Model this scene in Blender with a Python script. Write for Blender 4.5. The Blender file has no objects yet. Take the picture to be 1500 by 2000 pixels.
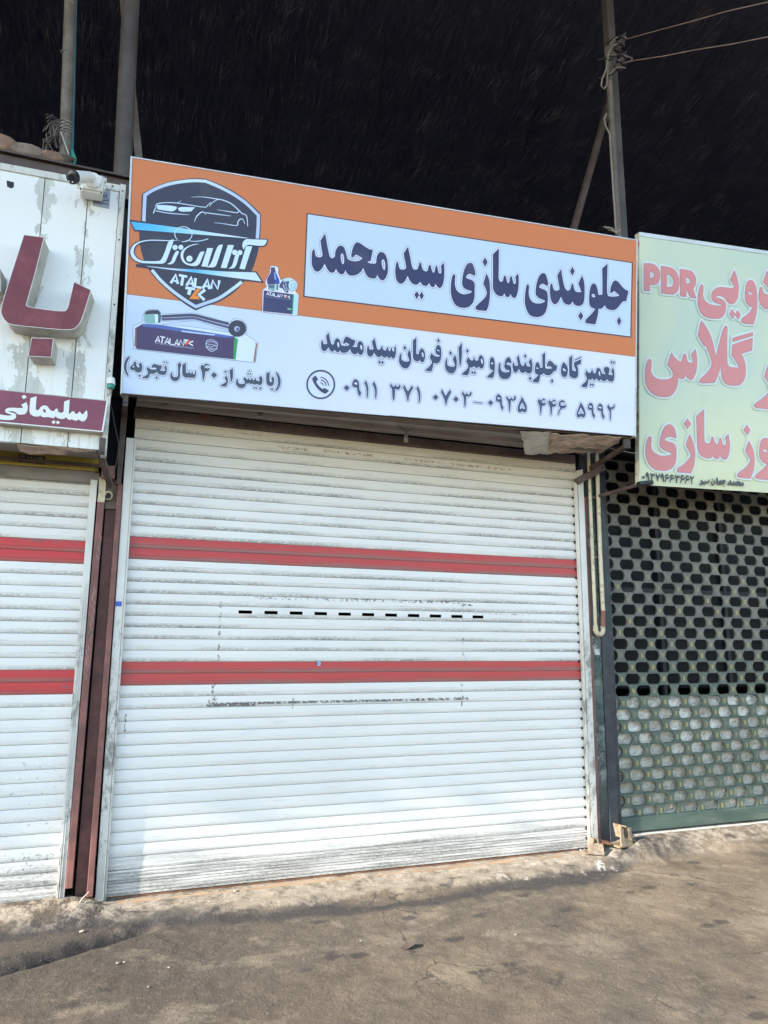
import bpy, bmesh, math, random
import numpy as np
from mathutils import Vector, Matrix
from mathutils.geometry import delaunay_2d_cdt

random.seed(7)
R = math.radians
scene = bpy.context.scene
COL = scene.collection

# ------------------------------------------------------------------ camera, world, sun, exposure
F_PX, YAW, PITCH, ROLL = 1470.0, 0.3590410831, 0.1770542426, 0.0055000727
CAM_POS = np.array([-0.1492407916, -5.3002994491, 1.6])


def cam_axes():
    cy, sy, cp, sp = math.cos(YAW), math.sin(YAW), math.cos(PITCH), math.sin(PITCH)
    f = np.array([sy * cp, cy * cp, sp])
    r = np.array([cy, -sy, 0.0])
    u = np.cross(r, f)
    c, s = math.cos(ROLL), math.sin(ROLL)
    return c * r + s * u, -s * r + c * u, f


AX_R, AX_U, AX_F = cam_axes()
cam_data = bpy.data.cameras.new("camera")
cam = bpy.data.objects.new("camera", cam_data)
COL.objects.link(cam)
cam_data.sensor_fit = 'HORIZONTAL'
cam_data.sensor_width = 36.0
cam_data.lens = 36.0 * F_PX / 1500.0
cam_data.clip_start = 0.05
cam_data.clip_end = 3000.0
cam.matrix_world = Matrix(((AX_R[0], AX_U[0], -AX_F[0], CAM_POS[0]),
                           (AX_R[1], AX_U[1], -AX_F[1], CAM_POS[1]),
                           (AX_R[2], AX_U[2], -AX_F[2], CAM_POS[2]),
                           (0, 0, 0, 1)))
scene.camera = cam

SUN_EL, SUN_AZ = R(24.0), R(12.0)          # sun from the left, grazing along the shop fronts
sun_to = Vector((-math.cos(SUN_AZ) * math.cos(SUN_EL), -math.sin(SUN_AZ) * math.cos(SUN_EL), math.sin(SUN_EL)))
world = bpy.data.worlds.new("World")
scene.world = world
world.use_nodes = True
wn = world.node_tree
for n in list(wn.nodes):
    wn.nodes.remove(n)
wo = wn.nodes.new('ShaderNodeOutputWorld')
wb = wn.nodes.new('ShaderNodeBackground')
ws = wn.nodes.new('ShaderNodeTexSky')
ws.sky_type = 'NISHITA'
ws.sun_disc = False
ws.sun_elevation = SUN_EL
ws.sun_rotation = math.atan2(sun_to.x, sun_to.y)
ws.air_density = 1.3
ws.dust_density = 0.4
ws.ozone_density = 2.0
wb.inputs['Strength'].default_value = 0.13
wn.links.new(ws.outputs[0], wb.inputs['Color'])
wn.links.new(wb.outputs[0], wo.inputs['Surface'])
sun_data = bpy.data.lights.new("sun", 'SUN')
sun_data.energy = 4.0
sun_data.angle = R(0.6)
sun_data.color = (1.0, 0.9, 0.76)
sun = bpy.data.objects.new("sun", sun_data)
COL.objects.link(sun)
sun.rotation_euler = sun_to.to_track_quat('Z', 'Y').to_euler()
scene.view_settings.view_transform = 'Standard'
scene.view_settings.look = 'None'
scene.view_settings.gamma = 1.0
scene.view_settings.exposure = 2.15
scene.cycles.max_bounces = 8
scene.cycles.use_denoising = True


# ------------------------------------------------------------------ photo pixel -> point in the place
def ray(px, py):
    return AX_F + (px - 750.0) / F_PX * AX_R - (py - 1000.0) / F_PX * AX_U


def aty(px, py, y=0.0):
    d = ray(px, py)
    return Vector(CAM_POS + d * ((y - CAM_POS[1]) / d[1]))


class Plane:
    def __init__(self, o, ex, ey):
        self.o = Vector(o); self.ex = Vector(ex).normalized()
        e = Vector(ey); e = e - self.ex * e.dot(self.ex)
        self.ey = e.normalized(); self.n = self.ex.cross(self.ey)

    def uv(self, px, py):
        d = Vector(ray(px, py)); c = Vector(CAM_POS)
        t = (self.o - c).dot(self.n) / d.dot(self.n)
        p = c + d * t - self.o
        return (p.dot(self.ex), p.dot(self.ey))

    def at(self, u, v, w=0.0):
        return self.o + self.ex * u + self.ey * v + self.n * w


# ------------------------------------------------------------------ object helpers
def tag(o, label=None, cat=None, group=None, kind=None):
    if label: o['label'] = label
    if cat: o['category'] = cat
    if group: o['group'] = group
    if kind: o['kind'] = kind
    return o


def thing(name, loc, label, cat, group=None):
    o = bpy.data.objects.new(name, None)
    o.empty_display_size = 0.1
    o.location = loc
    COL.objects.link(o)
    return tag(o, label, cat, group)


def origin_of(p):
    v = Vector((0, 0, 0))
    while p is not None:
        v = v + Vector(p.location); p = p.parent
    return v


class MB:
    """collects shapes in world coordinates; build() links them as one mesh object"""
    def __init__(self):
        self.v = []; self.f = []; self.m = []; self.c = {}; self.smooth = []

    def add(self, verts, faces, mi=0, smooth=False):
        b = len(self.v)
        self.v.extend([tuple(p) for p in verts])
        for f in faces:
            self.f.append([b + i for i in f]); self.m.append(mi); self.smooth.append(smooth)
        return b

    def hexa(self, p8, mi=0):
        self.add(p8, [(0, 3, 2, 1), (4, 5, 6, 7), (0, 1, 5, 4), (1, 2, 6, 5), (2, 3, 7, 6), (3, 0, 4, 7)], mi)

    def box(self, x0, x1, y0, y1, z0, z1, mi=0):
        self.hexa([(x0, y0, z0), (x1, y0, z0), (x1, y1, z0), (x0, y1, z0),
                   (x0, y0, z1), (x1, y0, z1), (x1, y1, z1), (x0, y1, z1)], mi)

    def obox(self, c, ax, ay, az, sx, sy, sz, mi=0):
        c = Vector(c); ax = Vector(ax).normalized() * sx / 2; ay = Vector(ay).normalized() * sy / 2; az = Vector(az).normalized() * sz / 2
        self.hexa([c - ax - ay - az, c + ax - ay - az, c + ax + ay - az, c - ax + ay - az,
                   c - ax - ay + az, c + ax - ay + az, c + ax + ay + az, c - ax + ay + az], mi)

    def lean(self, xb0, xb1, xt0, xt1, y0, y1, zb, zt, mi=0):
        self.hexa([(xb0, y0, zb), (xb1, y0, zb), (xb1, y1, zb), (xb0, y1, zb),
                   (xt0, y0, zt), (xt1, y0, zt), (xt1, y1, zt), (xt0, y1, zt)], mi)

    def tube(self, pts, r, n=8, mi=0, cap=True, radii=None):
        pts = [Vector(p) for p in pts]
        rings = []
        prev = None
        for i, p in enumerate(pts):
            a = pts[max(i - 1, 0)]; b = pts[min(i + 1, len(pts) - 1)]
            t = (b - a).normalized()
            if prev is None:
                ref = Vector((0, 0, 1)) if abs(t.z) < .9 else Vector((1, 0, 0))
                x = t.cross(ref).normalized()
            else:
                x = (prev - t * prev.dot(t)).normalized()
            prev = x
            y = t.cross(x)
            rr = radii[i] if radii else r
            rings.append([p + x * rr * math.cos(2 * math.pi * k / n) + y * rr * math.sin(2 * math.pi * k / n) for k in range(n)])
        V = [q for ring in rings for q in ring]
        Fc = []
        for i in range(len(rings) - 1):
            for k in range(n):
                Fc.append((i * n + k, i * n + (k + 1) % n, (i + 1) * n + (k + 1) % n, (i + 1) * n + k))
        if cap:
            Fc.append(tuple(reversed(range(n)))); Fc.append(tuple((len(rings) - 1) * n + k for k in range(n)))
        self.add(V, Fc, mi, True)

    def prism(self, poly3, offset, mi=0):
        off = Vector(offset); n = len(poly3)
        V = [Vector(p) for p in poly3] + [Vector(p) + off for p in poly3]
        Fc = [tuple(range(n)), tuple(reversed(range(n, 2 * n)))] + [(i, n + i, n + (i + 1) % n, (i + 1) % n) for i in range(n)]
        self.add(V, Fc, mi)

    def build(self, name, mats, parent=None, origin=None, bevel=0.0, recalc=True):
        if not isinstance(mats, (list, tuple)): mats = [mats]
        org = origin_of(parent) if parent is not None else Vector(origin if origin else (0, 0, 0))
        me = bpy.data.meshes.new(name)
        me.from_pydata([(p[0] - org.x, p[1] - org.y, p[2] - org.z) for p in self.v], [], self.f)
        for m in mats: me.materials.append(m)
        me.polygons.foreach_set('material_index', self.m)
        me.polygons.foreach_set('use_smooth', self.smooth)
        if self.c:
            at = me.color_attributes.new('print', 'FLOAT_COLOR', 'POINT')
            arr = np.ones((len(self.v), 4), np.float32)
            for i, c in self.c.items(): arr[i, :3] = c
            at.data.foreach_set('color', arr.ravel())
        me.update()
        if recalc:
            bm = bmesh.new(); bm.from_mesh(me)
            bmesh.ops.recalc_face_normals(bm, faces=bm.faces)
            bm.to_mesh(me); bm.free()
        o = bpy.data.objects.new(name, me)
        COL.objects.link(o)
        if parent is not None: o.parent = parent
        else: o.location = org
        if bevel > 0:
            b = o.modifiers.new('bevel', 'BEVEL'); b.width = bevel; b.segments = 2; b.limit_method = 'ANGLE'
            b.angle_limit = R(50)
        if any(self.smooth):
            try:
                o.data.set_sharp_from_angle(angle=R(40))
            except Exception:
                pass
        return o

    def build_each(self, name, mats, parent=None, bevel=0.0):
        """one object for every separate piece collected here"""
        root = list(range(len(self.v)))
        def find(i):
            while root[i] != i:
                root[i] = root[root[i]]; i = root[i]
            return i
        for f in self.f:
            for i in f[1:]: root[find(i)] = find(f[0])
        parts = {}
        for k, f in enumerate(self.f): parts.setdefault(find(f[0]), []).append(k)
        res = []
        for ks in parts.values():
            m = MB(); idx = {}
            for k in ks:
                for i in self.f[k]:
                    if i not in idx: idx[i] = len(m.v); m.v.append(self.v[i])
                m.f.append([idx[i] for i in self.f[k]]); m.m.append(self.m[k]); m.smooth.append(self.smooth[k])
            res.append(m.build(name, mats, parent, bevel=bevel))
        return res


# ------------------------------------------------------------------ node materials
class NT:
    def __init__(self, name):
        self.mat = bpy.data.materials.new(name); self.mat.use_nodes = True
        self.t = self.mat.node_tree
        self.bsdf = self.t.nodes['Principled BSDF']
        self._pos = None

    def n(self, typ, **kw):
        nd = self.t.nodes.new(typ)
        for k, v in kw.items(): setattr(nd, k, v)
        return nd

    def put(self, sock, v):
        if isinstance(v, (int, float)): sock.default_value = v
        elif isinstance(v, (tuple, list)):
            sock.default_value = tuple(v) + (1.0,) if len(sock.default_value) == 4 and len(v) == 3 else tuple(v)
        else: self.t.links.new(v, sock)

    def math(self, op, a, b=None, c=None, clamp=False):
        nd = self.n('ShaderNodeMath', operation=op); nd.use_clamp = clamp
        self.put(nd.inputs[0], a)
        if b is not None: self.put(nd.inputs[1], b)
        if c is not None: self.put(nd.inputs[2], c)
        return nd.outputs[0]

    def pos(self):
        if self._pos is None:
            self._pos = self.n('ShaderNodeNewGeometry').outputs['Position']
        return self._pos

    def xyz(self):
        s = self.n('ShaderNodeSeparateXYZ'); self.put(s.inputs[0], self.pos())
        return s.outputs[0], s.outputs[1], s.outputs[2]

    def scaled(self, s):
        nd = self.n('ShaderNodeVectorMath', operation='MULTIPLY')
        self.put(nd.inputs[0], self.pos()); nd.inputs[1].default_value = s
        return nd.outputs[0]

    def noise(self, scale, detail=4, rough=.6, vec=None, stretch=None, out=0):
        nd = self.n('ShaderNodeTexNoise')
        nd.inputs['Scale'].default_value = scale; nd.inputs['Detail'].default_value = detail; nd.inputs['Roughness'].default_value = rough
        self.put(nd.inputs['Vector'], self.scaled(stretch) if stretch else (vec if vec is not None else self.pos()))
        return nd.outputs[out]

    def step(self, v, lo, hi):
        nd = self.n('ShaderNodeMapRange', interpolation_type='SMOOTHSTEP')
        self.put(nd.inputs['Value'], v)
        nd.inputs['From Min'].default_value = lo; nd.inputs['From Max'].default_value = hi
        return nd.outputs[0]

    def mix(self, f, a, b):
        nd = self.n('ShaderNodeMix', data_type='RGBA')
        self.put(nd.inputs[0], f); self.put(nd.inputs[6], a); self.put(nd.inputs[7], b)
        return nd.outputs[2]

    def mixf(self, f, a, b):
        nd = self.n('ShaderNodeMix', data_type='FLOAT')
        self.put(nd.inputs[0], f); self.put(nd.inputs[2], a); self.put(nd.inputs[3], b)
        return nd.outputs[0]

    def bump(self, h, strength=.3, dist=.01):
        nd = self.n('ShaderNodeBump'); nd.inputs['Strength'].default_value = strength; nd.inputs['Distance'].default_value = dist
        self.put(nd.inputs['Height'], h); self.t.links.new(nd.outputs[0], self.bsdf.inputs['Normal'])

    def boxmask(self, x0, x1, z0, z1, soft=.006):
        x, _, z = self.xyz()
        m = self.math('MULTIPLY', self.step(x, x0 - soft, x0 + soft), self.math('SUBTRACT', 1.0, self.step(x, x1 - soft, x1 + soft)))
        m2 = self.math('MULTIPLY', self.step(z, z0 - soft, z0 + soft), self.math('SUBTRACT', 1.0, self.step(z, z1 - soft, z1 + soft)))
        return self.math('MULTIPLY', m, m2)

    def done(self, col, rough=.6, metal=0.0, spec=.4):
        self.put(self.bsdf.inputs['Base Color'], col); self.put(self.bsdf.inputs['Roughness'], rough)
        self.put(self.bsdf.inputs['Metallic'], metal); self.put(self.bsdf.inputs['Specular IOR Level'], spec)
        return self.mat


def simple(name, col, rough=.6, metal=0.0, var=.25, scale=6.0, dirt=None, dirt_amt=.5, dscale=14.0, stretch=None, bump=0.0, spec=.4):
    t = NT(name)
    n1 = t.noise(scale, 5, .65, stretch=stretch)
    dark = tuple(c * (1 - var) for c in col); light = tuple(min(1, c * (1 + var * .6)) for c in col)
    c = t.mix(t.step(n1, .3, .7), dark, light)
    if dirt:
        n2 = t.noise(dscale, 6, .7, stretch=stretch)
        c = t.mix(t.math('MULTIPLY', t.step(n2, .5, .66), dirt_amt), c, dirt)
    if bump: t.bump(t.noise(scale * 8, 4, .6), bump, .004)
    return t.done(c, rough, metal, spec)


M = {}
M['red_oxide'] = simple('red_oxide', (.205, .088, .078), .55, var=.35, scale=5, dirt=(.10, .07, .068), dirt_amt=.6, bump=.15)
M['brown_steel'] = simple('brown_steel', (.085, .06, .055), .6, var=.4, scale=4, dirt=(.12, .1, .09), dirt_amt=.5, bump=.2)
M['grey_post'] = simple('grey_post', (.082, .074, .076), .6, var=.3, scale=3, dirt=(.07, .055, .05), dirt_amt=.5, bump=.15)
M['pale_pipe'] = simple('pale_pipe', (.15, .138, .122), .5, var=.3, scale=5, dirt=(.12, .07, .045), dirt_amt=.8, dscale=9, bump=.12)
M['rust'] = simple('rust', (.15, .075, .045), .8, var=.4, scale=9, dirt=(.06, .035, .025), dirt_amt=.7, bump=.3)
M['white_rail'] = simple('white_rail', (.6, .6, .57), .45, var=.12, scale=4, dirt=(.19, .18, .16), dirt_amt=.75, dscale=12, stretch=(1, 1, .45), bump=.05)
M['black_steel'] = simple('black_steel', (.016, .017, .022), .5, var=.4, scale=8, bump=.15)
M['dark_wall'] = simple('dark_wall', (.018, .019, .025), .9, var=.4, scale=2, bump=.2)
M['wire_dark'] = simple('wire_dark', (.03, .03, .035), .5, var=.2)
M['wire_grey'] = simple('wire_grey', (.22, .2, .19), .5, var=.2)
M['copper_wire'] = simple('copper_wire', (.33, .26, .23), .4, metal=.4, var=.2)
M['porcelain'] = simple('porcelain', (.05, .042, .05), .35, var=.3, scale=20)
M['cream_pipe'] = simple('cream_pipe', (.55, .49, .37), .45, var=.15, scale=4, dirt=(.16, .12, .08), dirt_amt=.7, dscale=16, bump=.05)
M['galv'] = simple('galv', (.20, .18, .17), .45, metal=.15, var=.3, scale=5, dirt=(.14, .11, .085), dirt_amt=.6, stretch=(.4, 2, 2), bump=.08)
M['silver'] = simple('silver', (.55, .57, .6), .4, metal=.3, var=.15)
M['white_plastic'] = simple('white_plastic', (.72, .72, .7), .35, var=.06)
M['black_plastic'] = simple('black_plastic', (.025, .028, .04), .25, var=.2)
M['teal_plastic'] = simple('teal_plastic', (.03, .26, .2), .4, var=.2)
M['blue_cable'] = simple('blue_cable', (.06, .14, .19), .45, var=.2)
M['stone'] = simple('stone', (.26, .2, .165), .9, var=.35, scale=8, dirt=(.1, .09, .08), dirt_amt=.6, bump=.6)
M['rag'] = simple('rag', (.13, .11, .1), .95, var=.4, scale=12, bump=.4)
M['cardboard'] = simple('cardboard', (.50, .40, .33), .85, var=.3, scale=9, dirt=(.19, .13, .09), dirt_amt=.6, bump=.5)
M['milk_plastic'] = simple('milk_plastic', (.42, .41, .38), .4, var=.35, scale=10, dirt=(.2, .18, .15), dirt_amt=.5)
M['marble'] = simple('marble', (.6, .57, .52), .45, var=.12, scale=6, dirt=(.3, .26, .2), dirt_amt=.7, dscale=9)
M['mosaic'] = simple('mosaic', (.42, .33, .2), .75, var=.35, scale=60, dirt=(.2, .15, .1), dirt_amt=.7, dscale=10, bump=.6)
M['yellow_tin'] = simple('yellow_tin', (.36, .28, .05), .5, var=.25, scale=7, dirt=(.13, .1, .04), dirt_amt=.5)
M['black_paint'] = simple('black_paint', (.022, .02, .024), .5, var=.3, scale=18)
M['grey_letter_side'] = simple('grey_letter_side', (.46, .44, .40), .5, var=.2, scale=6, dirt=(.22, .2, .17), dirt_amt=.6)
M['maroon'] = simple('maroon', (.175, .034, .044), .35, var=.18, scale=5, dirt=(.26, .09, .1), dirt_amt=.3, dscale=5)
M['maroon_plate'] = simple('maroon_plate', (.21, .05, .085), .35, var=.15, scale=4)
M['pale_print'] = simple('pale_print', (.74, .78, .8), .4, var=.04)
M['brass_lock'] = simple('brass_lock', (.30, .235, .17), .5, metal=.4, var=.35, scale=20, dirt=(.1, .07, .05), dirt_amt=.6, bump=.3)
M['green_frame'] = simple('green_frame', (.035, .075, .072), .5, var=.4, scale=5, dirt=(.02, .024, .03), dirt_amt=.7, bump=.1)
M['dark_frame'] = simple('dark_frame', (.028, .034, .044), .5, var=.35, scale=5, dirt=(.06, .065, .065), dirt_amt=.5, bump=.1)
M['green_rail'] = simple('green_rail', (.070, .106, .088), .45, var=.25, scale=3, dirt=(.12, .13, .11), dirt_amt=.7, dscale=6, stretch=(.5, 1, 2))
M['pebble'] = simple('pebble', (.24, .21, .18), .8, var=.3, scale=40)
M['dark_rust'] = simple('dark_rust', (.075, .05, .045), .8, var=.4, scale=6, bump=.2)
M['timber'] = simple('timber', (.29, .21, .14), .7, var=.25, scale=8, stretch=(.3, 2, 2), dirt=(.24, .15, .09), dirt_amt=.5)


def mat_grimy_rail():
    t = NT('grimy_rail')
    x, y, z = t.xyz()
    n = t.noise(11, 6, .75, stretch=(1, 1, .5))
    low = t.math('SUBTRACT', 1.0, t.step(t.math('ADD', z, t.math('MULTIPLY', t.noise(1.5, 3), .5)), 1.6, 2.35))
    c = t.mix(t.step(t.noise(3, 3), .3, .7), (.58, .58, .55), (.66, .66, .64))
    c = t.mix(t.math('MULTIPLY', low, .35), c, (.44, .42, .38))
    c = t.mix(t.math('MULTIPLY', t.math('MULTIPLY', low, t.step(n, .47, .62)), .85), c, (.17, .165, .15))
    c = t.mix(t.math('MULTIPLY', t.step(t.noise(38, 4, .7), .64, .7), low), c, (.07, .06, .055))
    c = t.mix(t.math('MULTIPLY', t.math('SUBTRACT', 1.0, t.step(z, .1, .5)), .5), c, (.15, .15, .15))
    return t.done(c, .5, 0, .35)


M['grimy_rail'] = mat_grimy_rail()


def mat_weathered_column():
    t = NT('weathered_column')
    x, y, z = t.xyz()
    n = t.noise(9, 6, .75)
    base = t.mix(t.step(t.noise(3, 4), .35, .65), (.04, .065, .062), (.085, .115, .105))
    worn = t.math('MULTIPLY', t.step(n, .52, .6), t.step(t.noise(2.2, 2), .42, .6))
    c = t.mix(worn, base, (.25, .25, .24))
    c = t.mix(t.math('MULTIPLY', t.step(t.noise(17, 5, .7), .55, .6), .8), c, (.02, .022, .025))
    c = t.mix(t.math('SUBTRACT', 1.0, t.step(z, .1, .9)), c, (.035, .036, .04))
    t.bump(n, .3, .004)
    return t.done(c, .6)


M['weathered_column'] = mat_weathered_column()


def mat_shutter(name, base, z0, pitch, dirtcol, marks=(), dirty=1.0, rust=(), dusty=0.0):
    """painted roller slats: grime along the lower lip of each slat, scuffs and old paint scars"""
    t = NT(name)
    x, y, z = t.xyz()
    fr = t.math('FRACT', t.math('DIVIDE', t.math('SUBTRACT', z, z0), pitch))
    idx = t.math('FLOOR', t.math('DIVIDE', t.math('SUBTRACT', z, z0), pitch))
    cmb = t.n('ShaderNodeCombineXYZ'); t.put(cmb.inputs[0], t.math('MULTIPLY', x, .55)); t.put(cmb.inputs[1], t.math('MULTIPLY', idx, 7.31)); t.put(cmb.inputs[2], t.math('MULTIPLY', fr, .12))
    per = t.noise(2.0, 3, .55, vec=cmb.outputs[0])
    streak = t.noise(14, 6, .75, stretch=(.22, 1, 6))
    fine = t.noise(120, 4, .7, stretch=(.35, 1, 1))
    wv = t.math('MULTIPLY', t.math('SUBTRACT', t.noise(3.0, 3, .6, stretch=(1, 1, 9)), .5), .3)
    fw = t.math('ADD', fr, wv)
    band = t.math('MULTIPLY', t.math('SUBTRACT', 1.0, t.step(fw, .10, .46)), t.step(fr, .0, .05))
    thin = t.math('MULTIPLY', t.math('SUBTRACT', 1.0, t.step(t.math('ABSOLUTE', t.math('SUBTRACT', fw, .42)), .012, .05)), t.step(t.noise(1.7, 4, .7, stretch=(.6, 1, 15)), .5, .68))
    heavy = t.mixf(t.step(z, 1.0, 1.5), .25, 1.0)
    d = t.math('MULTIPLY', t.math('MULTIPLY', band, t.step(per, .30, .62)), heavy)
    d = t.math('MULTIPLY', t.math('ADD', d, t.math('MULTIPLY', t.math('MULTIPLY', thin, heavy), .7)), t.step(fine, .30, .58))
    d = t.math('MULTIPLY', d, .92 * dirty)
    scuff = t.math('MULTIPLY', t.step(streak, .56, .72), .4 * dirty)
    # grey road dirt splashed on the lowest slats
    low = t.math('SUBTRACT', 1.0, t.step(t.math('ADD', z, t.math('MULTIPLY', t.noise(1.3, 3), .16)), .24, .46))
    bot = t.math('MULTIPLY', low, t.step(t.noise(7, 6, .8, stretch=(.16, 1, 4.5)), .28, .62))
    bot = t.math('MULTIPLY', bot, t.math('ADD', .55, t.math('MULTIPLY', t.step(fine, .35, .65), .3)))
    joint = t.math('ADD', t.math('SUBTRACT', 1.0, t.step(fr, .008, .03)), t.step(fr, .982, .997), clamp=True)
    tot = t.math('ADD', t.math('ADD', d, scuff), t.math('MULTIPLY', bot, 1.25 * dirty), clamp=True)
    big = t.mix(t.step(t.noise(.9, 3), .35, .7), tuple(c * .93 for c in base), base)
    big = t.mix(t.math('MULTIPLY', t.step(t.math('ADD', z, t.math('MULTIPLY', t.noise(.8, 2), .3)), 2.7, 3.15), .6), big, tuple(a * b for a, b in zip(base, (.86, .80, .68))))  # top slats creamier: soffit shade and warm bounce painted in with older paint
    c = t.mix(tot, big, t.mix(low, dirtcol, (.19, .187, .18)))
    c = t.mix(t.math('MULTIPLY', joint, .8), c, (.07, .07, .072))
    if dusty:
        soft = t.math('MULTIPLY', t.math('SUBTRACT', 1.0, t.step(fw, .12, .58)), t.mixf(t.step(per, .25, .6), .45, 1.0))
        c = t.mix(t.math('MULTIPLY', soft, dusty), c, (.27, .17, .165))
    rgh = .42
    rag = t.noise(45, 5, .75)
    rag2 = t.noise(22, 5, .75)
    if marks:
        acc = None
        for (x0, x1, za, zb, thr, soft) in marks:
            m = t.math('MULTIPLY', t.boxmask(x0, x1, za, zb, soft), 1.0)
            m = t.math('MULTIPLY', m, t.step(t.math('ADD', rag if thr < 1 else rag2, 0.0), thr % 1, thr % 1 + .05))
            acc = m if acc is None else t.math('MAXIMUM', acc, m)
        c = t.mix(t.math('MULTIPLY', acc, .95), c, (.12, .11, .11))
    if rust:
        acc = None
        for (x0, x1, za, zb) in rust:
            m = t.math('MULTIPLY', t.boxmask(x0, x1, za, zb, .004), t.step(rag, .45, .6))
            acc = m if acc is None else t.math('MAXIMUM', acc, m)
        c = t.mix(t.math('MULTIPLY', acc, .85), c, (.28, .12, .04))
    t.bump(streak, .05, .003)
    return t.done(c, rgh, 0, .4)


def mat_print(name='printed_vinyl', rough=.38):
    t = NT(name)
    a = t.n('ShaderNodeAttribute'); a.attribute_name = 'print'
    n = t.noise(2.5, 4)
    dirty = t.mix(t.math('MULTIPLY', t.step(n, .5, .8), .1), a.outputs['Color'], (.35, .33, .3))
    t.bump(t.noise(1.6, 2), .12, .02)
    return t.done(dirty, rough, 0, .35)


M['print'] = mat_print()


def mat_peeling_panel():
    """white film peeling off grey composite boards, ragged along the board joints and edges"""
    t = NT('peeling_panel')
    x, y, z = t.xyz()
    n = t.noise(5.5, 6, .72, stretch=(1.5, 1, .8))
    big = t.noise(1.7, 3, .6, stretch=(1.6, 1, .5))
    ragged = t.math('ADD', n, t.math('MULTIPLY', big, .55))
    low = t.math('SUBTRACT', 1.0, t.step(z, 2.95, 3.6))
    acc = None
    for sx, w in ((-.655, .1), (-.395, .11), (-.175, .06)):
        d = t.math('ABSOLUTE', t.math('SUBTRACT', x, sx))
        m = t.math('SUBTRACT', 1.0, t.math('DIVIDE', d, w), clamp=True)
        acc = m if acc is None else t.math('MAXIMUM', acc, m)
    top = t.step(z, 4.42, 4.62)
    e = t.math('ADD', t.math('MULTIPLY', acc, .22), t.math('ADD', t.math('MULTIPLY', low, .07), t.math('MULTIPLY', top, .13)))
    mask = t.step(t.math('ADD', ragged, e), .985, 1.0)
    glue = t.mix(t.step(t.noise(8, 5, .7, stretch=(2, 1, .5)), .35, .7), (.46, .47, .44), (.58, .60, .57))
    c = t.mix(mask, (.74, .76, .76), glue)
    t.bump(t.math('SUBTRACT', 1.0, mask), .6, .0025)
    c = t.mix(t.math('MULTIPLY', t.math('MULTIPLY', t.step(t.noise(9, 5, .7, stretch=(2.5, 1, .25)), .52, .7), low), .55), c, (.3, .28, .23))
    return t.done(c, .4, 0, .4)


M['peeling_panel'] = mat_peeling_panel()


def mat_banner_right():
    t = NT('faded_banner')
    x, y, z = t.xyz()
    n = t.noise(1.2, 3, .5)
    c = t.mix(t.step(n, .3, .7), (.56, .64, .50), (.62, .66, .46))
    c = t.mix(t.math('MULTIPLY', t.step(t.noise(3, 5, .7), .55, .75), .25), c, (.4, .45, .36))
    c = t.mix(t.math('MULTIPLY', t.math('MULTIPLY', t.step(t.noise(.8, 2), .35, .6), t.step(z, 3.4, 4.0)), .75), c, (.46, .58, .53))  # upper half cooler so the lower half looks sunlit: light put into the colour
    t.bump(t.noise(2.2, 3), .25, .02)
    return t.done(c, .5)


M['banner'] = mat_banner_right()


def mat_thatch():
    t = NT('thatch')
    n = t.noise(7, 6, .7, stretch=(6, .7, 4))
    c = t.mix(t.step(n, .3, .75), (.042, .050, .088), (.085, .09, .135))  # bluish lift of lens haze put into the base colour
    t.bump(n, .6, .03)
    return t.done(c, .95, 0, .1)


def mat_reed():
    t = NT('reed')
    a = t.n('ShaderNodeObjectInfo')
    n = t.noise(3.1, 3, .7)
    c = t.mix(t.step(n, .45, .75), (.06, .062, .085), (.21, .185, .195))
    return t.done(c, .9, 0, .15)


M['thatch'] = mat_thatch(); M['reed'] = mat_reed()


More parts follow.
